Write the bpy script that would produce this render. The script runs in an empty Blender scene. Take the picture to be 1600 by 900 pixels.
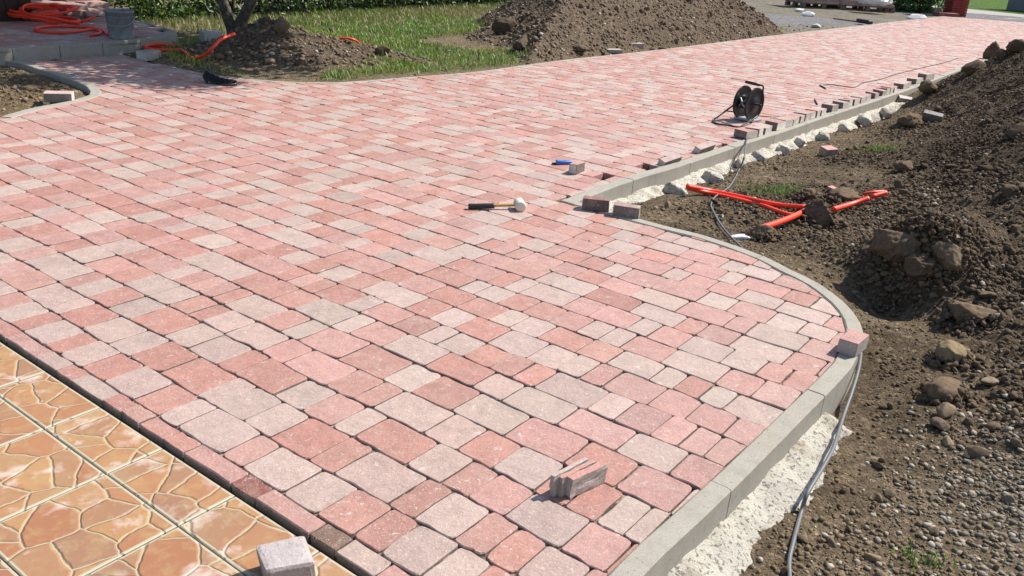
import bpy, bmesh, math, random
import numpy as np
from mathutils import Vector, Matrix
R = math.radians
rng = np.random.default_rng(7)
random.seed(7)
SC = bpy.context.scene
COL = SC.collection

# ------------------------------------------------------------------ camera (surveyed from the photograph)
F, YH, ROLL, H = 1351.5, -104.5, -.0722, 1.437
PIT = math.atan((450 - YH) / F)
AH = R(125.55)                                    # heading of the paving courses
cam = bpy.data.cameras.new('camera'); camo = bpy.data.objects.new('camera', cam); COL.objects.link(camo)
cam.sensor_width = 36; cam.lens = F / 1600 * 36; cam.clip_start = .05; cam.clip_end = 2000
_f = Vector((0, math.cos(PIT), -math.sin(PIT))); _r = Vector((1, 0, 0)); _u = Vector((0, math.sin(PIT), math.cos(PIT)))
_c, _s = math.cos(ROLL), math.sin(ROLL)
right = _c * _r - _s * _u; up = _s * _r + _c * _u
M = Matrix((right, up, -_f)).transposed().to_4x4(); M.translation = (0, 0, H)
camo.matrix_world = M
SC.camera = camo

# ------------------------------------------------------------------ world and sun
SUN_H, SUN_E = R(62), R(48)
w = bpy.data.worlds.new('World'); SC.world = w; w.use_nodes = True
nt = w.node_tree; bg = nt.nodes['Background']
sky = nt.nodes.new('ShaderNodeTexSky'); sky.sky_type = 'NISHITA'; sky.sun_disc = False
sky.sun_elevation = SUN_E; sky.sun_rotation = SUN_H; sky.dust_density = 1.2
nt.links.new(sky.outputs[0], bg.inputs[0]); bg.inputs[1].default_value = .10
sun = bpy.data.lights.new('sun', 'SUN'); suno = bpy.data.objects.new('sun', sun); COL.objects.link(suno)
sun.energy = 4.6; sun.angle = R(.5); sun.color = (1, .955, .88)
sd = Vector((math.sin(SUN_H) * math.cos(SUN_E), math.cos(SUN_H) * math.cos(SUN_E), math.sin(SUN_E)))
suno.rotation_euler = sd.to_track_quat('Z', 'Y').to_euler(); suno.location = (5, 5, 12)
SC.view_settings.view_transform = 'Standard'; SC.view_settings.look = 'None'
SC.view_settings.exposure = .62; SC.view_settings.gamma = 1

# ------------------------------------------------------------------ survey helpers: photo point -> place on the ground
def G(x, y, z=0.0):
    a, b = x - 800, y - 450
    a, b = a * _c - b * _s, a * _s + b * _c
    dx, dz = a / F, -b / F
    Y = math.cos(PIT) + dz * math.sin(PIT); Z = -math.sin(PIT) + dz * math.cos(PIT)
    t = (z - H) / Z
    return np.array([dx * t, Y * t])
def G3(x, y, z=0.0):
    g = G(x, y, z); return Vector((g[0], g[1], z))
sa, ca = math.sin(AH), math.cos(AH)
def to_uv(g): return g[0] * sa + g[1] * ca, -g[0] * ca + g[1] * sa
def from_uv(u, v): return np.array([u * sa - v * ca, u * ca + v * sa])
ANG_A = math.atan2(ca, sa)                        # world angle of the course direction

# ------------------------------------------------------------------ numpy noise
def _h(ix, iy, iz, seed):
    n = (ix * 374761393 + iy * 668265263 + iz * 2147483647 + seed * 974634777) & 0xffffffff
    n = ((n ^ (n >> 13)) * 1274126177) & 0xffffffff
    n = ((n ^ (n >> 16)) * 2246822519) & 0xffffffff
    return ((n ^ (n >> 15)) & 0xffff) / 65535.0
def vnoise(p, seed=0):
    p = np.asarray(p, float)
    if p.shape[1] == 2: p = np.c_[p, np.zeros(len(p))]
    i = np.floor(p).astype(np.int64); f = p - i; f = f * f * (3 - 2 * f)
    out = 0
    for dx in (0, 1):
        for dy in (0, 1):
            for dz in (0, 1):
                wgt = (f[:, 0] if dx else 1 - f[:, 0]) * (f[:, 1] if dy else 1 - f[:, 1]) * (f[:, 2] if dz else 1 - f[:, 2])
                out = out + wgt * _h(i[:, 0] + dx, i[:, 1] + dy, i[:, 2] + dz, seed)
    return out * 2 - 1
def fbm(p, octv=4, seed=0, gain=.5):
    p = np.asarray(p, float); o = 0; a = 1; t = 0
    for k in range(octv):
        o = o + a * vnoise(p * 2 ** k + 17.3 * k, seed + k); t += a; a *= gain
    return o / t
def smooth(a, b, x): t = np.clip((x - a) / (b - a), 0, 1); return t * t * (3 - 2 * t)

# ------------------------------------------------------------------ object helpers
def setp(o, label=None, cat=None, group=None, kind=None):
    if label: o['label'] = label
    if cat: o['category'] = cat
    if group: o['group'] = group
    if kind: o['kind'] = kind
    return o
def empty(name, loc, label, cat, group=None, rz=0):
    o = bpy.data.objects.new(name, None); COL.objects.link(o); o.location = loc; o.rotation_euler = (0, 0, rz)
    o.empty_display_size = .1
    return setp(o, label, cat, group)
def link(name, me, mat=None, parent=None, loc=None, rot=None):
    if mat: me.materials.append(mat) if isinstance(mat, bpy.types.Material) else [me.materials.append(m) for m in mat]
    o = bpy.data.objects.new(name, me); COL.objects.link(o)
    if parent: o.parent = parent
    if loc is not None: o.location = loc
    if rot is not None: o.rotation_euler = rot
    return o
def mesh(name, V, Fc, cols=None, smooth_=False):
    """cols: per face colour list"""
    me = bpy.data.meshes.new(name); me.from_pydata([tuple(v) for v in V], [], [tuple(f) for f in Fc])
    if cols is not None:
        ca_ = me.color_attributes.new('col', 'FLOAT_COLOR', 'CORNER')
        arr = []
        for f, c in zip(Fc, cols): arr += [c[0], c[1], c[2], 1.0] * len(f)
        ca_.data.foreach_set('color', arr)
    if smooth_: me.polygons.foreach_set('use_smooth', [True] * len(me.polygons))
    me.update(); return me
def mesh_np(name, V, Fc, pcol=None, smooth_=False):
    """V (n,3), Fc (m,k) equal-sided, pcol (n,3) per point colour"""
    me = bpy.data.meshes.new(name); k = Fc.shape[1]
    me.vertices.add(len(V)); me.vertices.foreach_set('co', np.ascontiguousarray(V, np.float32).ravel())
    me.loops.add(Fc.size); me.loops.foreach_set('vertex_index', np.ascontiguousarray(Fc, np.int32).ravel())
    me.polygons.add(len(Fc)); me.polygons.foreach_set('loop_start', np.arange(0, Fc.size, k, dtype=np.int32))
    me.polygons.foreach_set('loop_total', np.full(len(Fc), k, np.int32))
    if smooth_: me.polygons.foreach_set('use_smooth', np.ones(len(Fc), bool))
    if pcol is not None:
        a = me.color_attributes.new('col', 'FLOAT_COLOR', 'POINT')
        a.data.foreach_set('color', np.c_[pcol, np.ones(len(V))].astype(np.float32).ravel())
    me.update(calc_edges=True); me.validate(); return me
def tube(pts, r, n=8, cap=True, rib=0.0, ribn=0, smooth_path=True, sub=6):
    P = [Vector(p) for p in pts]
    if smooth_path and len(P) > 2:
        Q = []
        for i in range(len(P) - 1):
            a = P[max(i - 1, 0)]; b = P[i]; c = P[i + 1]; d = P[min(i + 2, len(P) - 1)]
            for k in range(sub):
                t = k / sub
                Q.append(.5 * ((2 * b) + (c - a) * t + (2 * a - 5 * b + 4 * c - d) * t * t + (-a + 3 * b - 3 * c + d) * t ** 3))
        Q.append(P[-1]); P = Q
    if ribn:
        Q = []; L = 0; step = rib_step = ribn
        tot = sum((P[i + 1] - P[i]).length for i in range(len(P) - 1)); m = max(2, int(tot / step))
        cum = [0]
        for i in range(len(P) - 1): cum.append(cum[-1] + (P[i + 1] - P[i]).length)
        j = 0
        for k in range(m + 1):
            d = tot * k / m
            while j < len(P) - 2 and cum[j + 1] < d: j += 1
            t = (d - cum[j]) / max(1e-9, cum[j + 1] - cum[j]); Q.append(P[j].lerp(P[j + 1], min(t, 1)))
        P = Q
    V = []; Fc = []; prev = None
    for i, p in enumerate(P):
        t = (P[min(i + 1, len(P) - 1)] - P[max(i - 1, 0)]).normalized()
        if prev is None: s_ = t.cross(Vector((0, 0, 1)));  s_ = s_ if s_.length > 1e-3 else t.cross(Vector((1, 0, 0)))
        else: s_ = prev - t * prev.dot(t)
        s_.normalize(); prev = s_; q = t.cross(s_)
        rr = r * (1 - (rib if i % 2 else 0))
        for k in range(n):
            a = 2 * math.pi * k / n; V.append(p + (s_ * math.cos(a) + q * math.sin(a)) * rr)
    for i in range(len(P) - 1):
        for k in range(n):
            a = i * n + k; b = i * n + (k + 1) % n; Fc.append((a, b, b + n, a + n))
    if cap: Fc.append(tuple(range(n))[::-1]); Fc.append(tuple(range((len(P) - 1) * n, len(P) * n)))
    return V, Fc
def lathe(prof, n=24):
    """prof: list of (r, z)"""
    V = []; Fc = []
    for r_, z in prof:
        for k in range(n):
            a = 2 * math.pi * k / n; V.append((r_ * math.cos(a), r_ * math.sin(a), z))
    for i in range(len(prof) - 1):
        for k in range(n):
            a = i * n + k; b = i * n + (k + 1) % n; Fc.append((a, b, b + n, a + n))
    return V, Fc
def bevelled(V, Fc, w_=.003, seg=2):
    bm = bmesh.new(); vs = [bm.verts.new(v) for v in V]
    for f in Fc: bm.faces.new([vs[i] for i in f])
    bmesh.ops.recalc_face_normals(bm, faces=bm.faces)
    bmesh.ops.bevel(bm, geom=list(bm.edges), offset=w_, segments=seg, affect='EDGES', profile=.6)
    V2 = [v.co.copy() for v in bm.verts]; bm.verts.index_update(); F2 = [tuple(v.index for v in f.verts) for f in bm.faces]
    bm.free(); return V2, F2
def box(sx, sy, sz, z0=0):
    x, y = sx / 2, sy / 2
    return [(-x, -y, z0), (x, -y, z0), (x, y, z0), (-x, y, z0), (-x, -y, z0 + sz), (x, -y, z0 + sz), (x, y, z0 + sz), (-x, y, z0 + sz)], \
           [(0, 3, 2, 1), (4, 5, 6, 7), (0, 1, 5, 4), (1, 2, 6, 5), (2, 3, 7, 6), (3, 0, 4, 7)]

# ------------------------------------------------------------------ materials
def newmat(name, rough=.85):
    m = bpy.data.materials.new(name); m.use_nodes = True
    b = m.node_tree.nodes['Principled BSDF']; b.inputs['Roughness'].default_value = rough
    b.inputs['Specular IOR Level'].default_value = .3
    return m, m.node_tree, b
def N(nt_, t, **k):
    n = nt_.nodes.new(t)
    for a, b in k.items(): setattr(n, a, b)
    return n
def noise(nt_, vec, scale, detail=4, rough=.6, dist=0):
    n = N(nt_, 'ShaderNodeTexNoise'); n.inputs['Scale'].default_value = scale; n.inputs['Detail'].default_value = detail
    n.inputs['Roughness'].default_value = rough; n.inputs['Distortion'].default_value = dist
    if vec: nt_.links.new(vec, n.inputs['Vector'])
    return n.outputs['Fac']
def ramp(nt_, fac, stops):
    n = N(nt_, 'ShaderNodeValToRGB'); nt_.links.new(fac, n.inputs[0]); e = n.color_ramp.elements
    while len(e) < len(stops): e.new(.5)
    for k, (p, c) in enumerate(stops):
        e[k].position = p; e[k].color = (*c, 1) if isinstance(c, tuple) else (c, c, c, 1)
    return n.outputs[0]
def mix(nt_, fac, a, b, mode='MIX'):
    n = N(nt_, 'ShaderNodeMix', data_type='RGBA', blend_type=mode)
    for i, v in ((0, fac), (6, a), (7, b)):
        if isinstance(v, bpy.types.NodeSocket): nt_.links.new(v, n.inputs[i])
        elif i == 0: n.inputs[0].default_value = v
        else: n.inputs[i].default_value = (*v, 1)
    return n.outputs[2]
def bump(nt_, h, dist, strength, b, prev=None):
    n = N(nt_, 'ShaderNodeBump'); n.inputs['Distance'].default_value = dist; n.inputs['Strength'].default_value = strength
    nt_.links.new(h, n.inputs['Height'])
    if prev: nt_.links.new(prev, n.inputs['Normal'])
    nt_.links.new(n.outputs[0], b.inputs['Normal']); return n.outputs[0]
def pos(nt_): return N(nt_, 'ShaderNodeNewGeometry').outputs['Position']
def attr(nt_, name='col'): return N(nt_, 'ShaderNodeAttribute', attribute_name=name).outputs['Color']

def mat_paver():
    m, t, b = newmat('paver_concrete', .66); p = pos(t); b.inputs['Specular IOR Level'].default_value = .5
    base = attr(t)
    big = ramp(t, noise(t, p, 11, 6, .7, .6), [(.32, .84), (.5, 1.0), (.70, 1.14)])
    c = mix(t, 1, base, big, 'MULTIPLY')
    c = mix(t, 1, c, ramp(t, noise(t, p, 75, 6, .78), [(.26, .80), (.5, 1.0), (.74, 1.2)]), 'MULTIPLY')
    gr = ramp(t, noise(t, p, 15, 5, .65, 1.2), [(.50, 0.0), (.70, .55)])
    c = mix(t, gr, c, mix(t, .62, base, (.42, .315, .268)))
    rd = ramp(t, noise(t, p, 10.3, 5, .65, 1.5), [(.58, 0.0), (.74, .4)])
    c = mix(t, rd, c, mix(t, .62, base, (.38, .205, .158)))
    wh = ramp(t, noise(t, p, 34, 6, .78, .9), [(.585, 0.0), (.66, 1.0)])
    c = mix(t, wh, c, mix(t, .6, c, (.62, .55, .50)))
    wh2 = ramp(t, noise(t, p, 170, 3, .65), [(.62, 0.0), (.68, 1.0)])
    c = mix(t, wh2, c, mix(t, .6, c, (.72, .64, .58)))
    dk = ramp(t, noise(t, p, 150, 3, .7), [(.30, 1.0), (.345, 0.0)])
    c = mix(t, dk, c, mix(t, .55, c, (.10, .07, .06)))
    t.links.new(c, b.inputs['Base Color'])
    n1 = bump(t, noise(t, p, 26, 5, .65), .008, .6, b)
    bump(t, noise(t, p, 170, 5, .75), .004, .7, b, n1)
    return m
def mat_concrete(name='kerb_concrete', c1=(.325, .300, .255), c2=(.435, .405, .350)):
    m, t, b = newmat(name, .88); p = pos(t)
    c = mix(t, noise(t, p, 7, 5, .6), c1, c2)
    c = mix(t, ramp(t, noise(t, p, 230, 3, .7), [(.42, 0.0), (.62, 1.0)]), mix(t, 1, c, (.80, .79, .77), 'MULTIPLY'), c)
    pit = ramp(t, noise(t, p, 90, 2, .5), [(.27, 1.0), (.30, 0.0)])
    c = mix(t, pit, c, (.09, .08, .07))
    c = mix(t, ramp(t, noise(t, p, 19, 5, .7, .5), [(.35, .45), (.52, 0.0)]), c, (.24, .225, .19))
    c = mix(t, ramp(t, noise(t, p, 3.1, 4, .6), [(.5, 0.0), (.75, .35)]), c, (.34, .28, .20))
    t.links.new(c, b.inputs['Base Color']); bump(t, noise(t, p, 240, 4, .7), .002, .6, b); return m
def voro(nt_, vec, scale, rnd=1):
    n = N(nt_, 'ShaderNodeTexVoronoi', feature='SMOOTH_F1'); n.inputs['Scale'].default_value = scale; n.inputs['Smoothness'].default_value = .25; nt_.links.new(vec, n.inputs['Vector']); return n
def mat_soil():
    m, t, b = newmat('soil', .97); p = pos(t); b.inputs['Specular IOR Level'].default_value = .12
    base = attr(t)
    c = mix(t, 1, base, ramp(t, noise(t, p, 22, 6, .7), [(.3, .66), (.5, 1.0), (.72, 1.38)]), 'MULTIPLY')
    c = mix(t, 1, c, ramp(t, noise(t, p, 150, 4, .7), [(.3, .72), (.7, 1.28)]), 'MULTIPLY')
    v1 = voro(t, p, 62); v2 = voro(t, p, 150)
    sp = N(t, 'ShaderNodeSeparateColor'); t.links.new(v1.outputs['Color'], sp.inputs[0])
    c = mix(t, 1, c, ramp(t, sp.outputs[0], [(0, .70), (.85, 1.15), (.97, 1.9)]), 'MULTIPLY')
    t.links.new(c, b.inputs['Base Color'])
    def inv(x, k):
        n = N(t, 'ShaderNodeMath', operation='MULTIPLY'); t.links.new(x, n.inputs[0]); n.inputs[1].default_value = -k; return n.outputs[0]
    n1 = bump(t, inv(v1.outputs['Distance'], 1), .016, 1.0, b); n2 = bump(t, inv(v2.outputs['Distance'], 1), .007, 1.0, b, n1); n3 = bump(t, noise(t, p, 55, 6, .75), .02, .7, b, n2); bump(t, noise(t, p, 240, 4, .7), .004, .8, b, n3); return m
def mat_col(name, rough=.9, var=.25, scale=40, spec=.3):
    m, t, b = newmat(name, rough); p = pos(t); b.inputs['Specular IOR Level'].default_value = spec
    c = mix(t, 1, attr(t), ramp(t, noise(t, p, scale, 5, .65), [(.25, 1 - var), (.75, 1 + var)]), 'MULTIPLY')
    t.links.new(c, b.inputs['Base Color']); bump(t, noise(t, p, scale * 3, 4, .6), .003, .5, b); return m
def mat_plain(name, c, rough=.6, var=.12, scale=30, bmp=.001, spec=.4, metal=0):
    m, t, b = newmat(name, rough); p = pos(t); b.inputs['Specular IOR Level'].default_value = spec; b.inputs['Metallic'].default_value = metal
    cc = mix(t, 1, c, ramp(t, noise(t, p, scale, 4, .6), [(.25, 1 - var), (.75, 1 + var)]), 'MULTIPLY')
    t.links.new(cc, b.inputs['Base Color'])
    if bmp: bump(t, noise(t, p, scale * 4, 4, .6), bmp, .5, b)
    return m
def mat_tile():
    m, t, b = newmat('glazed_tile', .5)
    tc = N(t, 'ShaderNodeTexCoord').outputs['Object']; oi = N(t, 'ShaderNodeObjectInfo').outputs['Random']
    mul = N(t, 'ShaderNodeMath', operation='MULTIPLY'); t.links.new(oi, mul.inputs[0]); mul.inputs[1].default_value = 37
    add = N(t, 'ShaderNodeVectorMath', operation='ADD'); t.links.new(tc, add.inputs[0]); t.links.new(mul.outputs[0], add.inputs[1])
    v0 = add.outputs[0]
    nz = N(t, 'ShaderNodeTexNoise'); nz.inputs['Scale'].default_value = 9; nz.inputs['Detail'].default_value = 3; t.links.new(v0, nz.inputs['Vector'])
    sc_ = N(t, 'ShaderNodeVectorMath', operation='SCALE'); t.links.new(nz.outputs['Color'], sc_.inputs[0]); sc_.inputs['Scale'].default_value = .05
    ad2 = N(t, 'ShaderNodeVectorMath', operation='ADD'); t.links.new(v0, ad2.inputs[0]); t.links.new(sc_.outputs[0], ad2.inputs[1]); v = ad2.outputs[0]
    ve = N(t, 'ShaderNodeTexVoronoi', feature='DISTANCE_TO_EDGE', voronoi_dimensions='2D'); ve.inputs['Scale'].default_value = 8.6; t.links.new(v, ve.inputs['Vector'])
    vc = N(t, 'ShaderNodeTexVoronoi', feature='F1', voronoi_dimensions='2D'); vc.inputs['Scale'].default_value = 8.6; t.links.new(v, vc.inputs['Vector'])
    sep = N(t, 'ShaderNodeSeparateColor'); t.links.new(vc.outputs['Color'], sep.inputs[0])
    cell = ramp(t, sep.outputs[0], [(0, (.31, .140, .072)), (.25, (.36, .180, .088)), (.45, (.40, .235, .105)), (.65, (.25, .145, .098)), (.85, (.41, .265, .125)), (1, (.29, .132, .080))])
    cell = mix(t, ramp(t, noise(t, v0, 14, 5, .65, 1.2), [(.35, 0.0), (.7, .8)]), cell, (.33, .152, .082))
    cell = mix(t, ramp(t, noise(t, v0, 22, 4, .6, .5), [(.5, 0.0), (.72, .6)]), cell, (.40, .28, .135))
    cell = mix(t, ramp(t, noise(t, v0, 31, 5, .7), [(.6, 0.0), (.75, .5)]), cell, (.27, .20, .15))
    grout = mix(t, noise(t, v0, 60, 4, .6), (.36, .31, .195), (.46, .405, .28))
    wid = ramp(t, ve.outputs['Distance'], [(.012, 0.0), (.026, 1.0)])
    c = mix(t, wid, grout, cell)
    wsp = ramp(t, noise(t, pos(t), 8, 5, .62, .3), [(.56, 0.0), (.74, .7)])      # splashes of dried lime
    c = mix(t, wsp, c, (.70, .62, .58))
    rim = N(t, 'ShaderNodeSeparateColor'); t.links.new(attr(t), rim.inputs[0])
    c = mix(t, rim.outputs[0], c, (.42, .37, .27))
    t.links.new(c, b.inputs['Base Color'])
    n1 = bump(t, ramp(t, ve.outputs['Distance'], [(.012, 0.0), (.06, 1.0)]), .004, .8, b); bump(t, noise(t, v0, 50, 4, .6), .001, .5, b, n1)
    return m
def mat_leaf():
    m, t, b = newmat('leaf', .45); p = pos(t); b.inputs['Specular IOR Level'].default_value = .5
    c = mix(t, 1, attr(t), ramp(t, noise(t, p, 30, 2, .5), [(.3, .8), (.7, 1.2)]), 'MULTIPLY')
    t.links.new(c, b.inputs['Base Color'])
    tr = N(t, 'ShaderNodeBsdfTranslucent'); t.links.new(c, tr.inputs[0]); ms = N(t, 'ShaderNodeMixShader'); ms.inputs[0].default_value = .3
    t.links.new(b.outputs[0], ms.inputs[1]); t.links.new(tr.outputs[0], ms.inputs[2]); t.links.new(ms.outputs[0], t.nodes['Material Output'].inputs[0]); return m
def mat_bark():
    m, t, b = newmat('bark', .95); p = pos(t)
    c = ramp(t, noise(t, p, 18, 6, .7, 1.0), [(.3, (.035, .028, .022)), (.55, (.10, .085, .07)), (.75, (.28, .25, .22))])
    t.links.new(c, b.inputs['Base Color']); bump(t, noise(t, p, 40, 5, .7), .02, .8, b); return m
def mat_lime():
    m, t, b = newmat('white_mortar', .95); p = pos(t)
    c = mix(t, noise(t, p, 12, 6, .7), (.50, .46, .375), (.76, .72, .63))
    c = mix(t, ramp(t, noise(t, p, 75, 3, .6), [(.38, 1.0), (.46, 0.0)]), c, (.25, .22, .18))
    c = mix(t, ramp(t, noise(t, p, 5, 5, .65), [(.50, 0.0), (.66, .8)]), c, (.27, .21, .145))
    t.links.new(c, b.inputs['Base Color']); n1 = bump(t, noise(t, p, 60, 6, .75), .02, .8, b); bump(t, noise(t, p, 220, 4, .7), .005, .8, b, n1); return m

PAV = mat_paver(); CON = mat_concrete(); SOIL = mat_soil(); TILE = mat_tile(); LEAF = mat_leaf(); BARK = mat_bark(); LIME = mat_lime()
CLOD = mat_col('clod_earth', .97, .35, 45, .1)
ROUGHC = mat_col('cut_concrete', .92, .22, 60, .2)
SAND = mat_plain('bedding_grit', (.10, .072, .056), .98, .6, 45, .006, .1)
def mat_jsand():
    m, t, b = newmat('joint_sand', .98); p = pos(t)
    c = mix(t, ramp(t, noise(t, p, 13, 5, .75), [(.47, 0.0), (.60, 1.0)]), (.075, .052, .042), (.34, .25, .20)); c = mix(t, 1, c, ramp(t, noise(t, p, 150, 3, .7), [(.3, .6), (.7, 1.4)]), 'MULTIPLY')
    t.links.new(c, b.inputs['Base Color']); bump(t, noise(t, p, 120, 4, .7), .006, .8, b); return m
JSAND = mat_jsand()
TILESUB = mat_plain('tile_joint_filler', (.05, .032, .025), .98, .3, 60, .003, .1)
BLACK = mat_plain('black_plastic', (.018, .018, .020), .38, .15, 40, .0006, .5)
DMETAL = mat_plain('painted_steel_tube', (.030, .024, .026), .35, .15, 30, 0, .5, .4)
ZINC = mat_plain('pale_steel', (.42, .43, .44), .4, .1, 30, 0, .5, .5)
ORANGE = mat_plain('red_orange_conduit', (.88, .060, .020), .42, .10, 20, .0006, .5)
CABLE = mat_plain('grey_cable', (.135, .14, .15), .5, .12, 40, .0004, .4)
DCORD = mat_plain('dark_cord', (.05, .045, .045), .6, .1, 40, 0, .3)
RUBBERW = mat_plain('white_rubber', (.72, .62, .52), .6, .08, 60, .0008, .3)
WOODY = mat_plain('varnished_wood', (.50, .30, .10), .45, .15, 60, .0003, .4)
BLUE = mat_plain('blue_plastic', (.03, .17, .52), .4, .08, 40, 0, .5)
BUCK = mat_plain('grey_bucket_plastic', (.22, .235, .25), .6, .35, 14, .001, .35)
DWOOD = mat_plain('dark_stained_wood', (.035, .018, .014), .6, .3, 20, .002, .3)
OWOOD = mat_plain('orange_stained_wood', (.30, .12, .05), .6, .3, 20, .002, .3)
REDP = mat_plain('red_brown_brick', (.23, .045, .035), .8, .2, 20, .003, .2)
PALW = mat_plain('pallet_wood', (.16, .11, .085), .9, .35, 12, .003, .2)
FOIL = mat_plain('white_wrapping_film', (.75, .73, .76), .3, .08, 8, .004, .5)
WALLG = mat_plain('grey_plaster', (.16, .17, .19), .9, .12, 4, .002, .2)

# ------------------------------------------------------------------ surveyed outlines
INNER = [(880, 985), (951, 898), (1003, 847), (1053, 804), (1094, 767), (1134, 729.5), (1185, 681), (1230, 637.5), (1257, 612), (1280, 590), (1302, 567), (1316, 541), (1322, 516), (1316, 494), (1300, 475), (1282, 460), (1257, 442), (1220, 425), (1187, 407), (1145, 390), (1112, 379), (1080, 369), (1040, 360), (1000, 349), (930, 330), (875, 314)]
FARIN = [(875, 314), (945, 287), (995, 271), (1040, 259), (1098, 239), (1150, 222), (1200, 207), (1275, 182), (1345, 160), (1400, 142), (1507, 103)]
TOPL = [(1475, 25.5), (1350, 40), (1200, 57), (1100, 70), (1000, 82), (900, 92.5), (820, 103), (760, 112), (700, 117.5), (640, 121.5), (580, 127), (520, 130.5), (460, 129.5), (400, 126), (320, 117), (240, 99), (190, 85)]
BED = [(0, 95), (25, 98), (50, 105), (75, 112), (100, 121), (122, 129), (135, 135), (141, 143), (139, 148.5), (130, 152), (110, 158), (70, 165), (37, 172), (0, 183)]
inner = [G(*p) for p in INNER]; farin = [G(*p) for p in FARIN]; topl = [G(*p) for p in TOPL]; bed = [G(*p) for p in BED]
EDGE = [(0, 521), (225, 669), (400, 779), (560, 893)]
v_edge = float(np.mean([to_uv(G(*p))[1] for p in EDGE]))
v_tile = float(np.mean([to_uv(G(*p))[1] for p in [(0, 529), (225, 677), (400, 790)]]))
dirk = (farin[-1] - farin[-3]); dirk /= np.linalg.norm(dirk)
far_r = [farin[-1] + dirk * 4 + np.array([.1, 0]), farin[-1] + dirk * 9.5 + np.array([.7, -.1])]
far_end = [G(1600, 35), G(1760, 55)]
dl = bed[-1] - bed[-2]; dl /= np.linalg.norm(dl)
OUTL = inner + farin[1:] + far_r + [far_end[1] + np.array([2.5, -1.2])] + far_end[::-1] + topl + [G(60, 93), G(0, 94.0) + np.array([-.02, .2])] + [G(-120, 95)] \
     + [G(-120, 104)] + bed + [bed[-1] + dl * 1.6] + [from_uv(to_uv(bed[-1])[0] - 1.9, v_edge), from_uv(to_uv(G(700, 990))[0], v_edge)]
OUTL = np.array(OUTL)
def area(P): x, y = P[:, 0], P[:, 1]; return .5 * np.sum(x * np.roll(y, -1) - np.roll(x, -1) * y)
if area(OUTL) < 0: OUTL = OUTL[::-1]
SA = OUTL; SB = np.roll(OUTL, -1, 0)
def inside(Q, A_=SA, B_=SB):
    Q = np.atleast_2d(Q); r = np.zeros(len(Q), bool)
    for a, b in zip(A_, B_):
        c = (a[1] > Q[:, 1]) != (b[1] > Q[:, 1])
        with np.errstate(divide='ignore', invalid='ignore'):
            x = (b[0] - a[0]) * (Q[:, 1] - a[1]) / (b[1] - a[1]) + a[0]
        r ^= c & (Q[:, 0] < x)
    return r
def dist_poly(Q, segs):
    d = np.full(len(Q), 1e9)
    for a, b in segs:
        ab = b - a; t = np.clip(((Q - a) @ ab) / (ab @ ab + 1e-12), 0, 1); p = a + t[:, None] * ab
        d = np.minimum(d, np.hypot(*(Q - p).T))
    return d
def segs_of(P, closed=False):
    P = [np.array(p) for p in P]; return [(P[i], P[(i + 1) % len(P)]) for i in range(len(P) - (0 if closed else 1))]
S_DRIVE = segs_of(OUTL, True)

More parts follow.
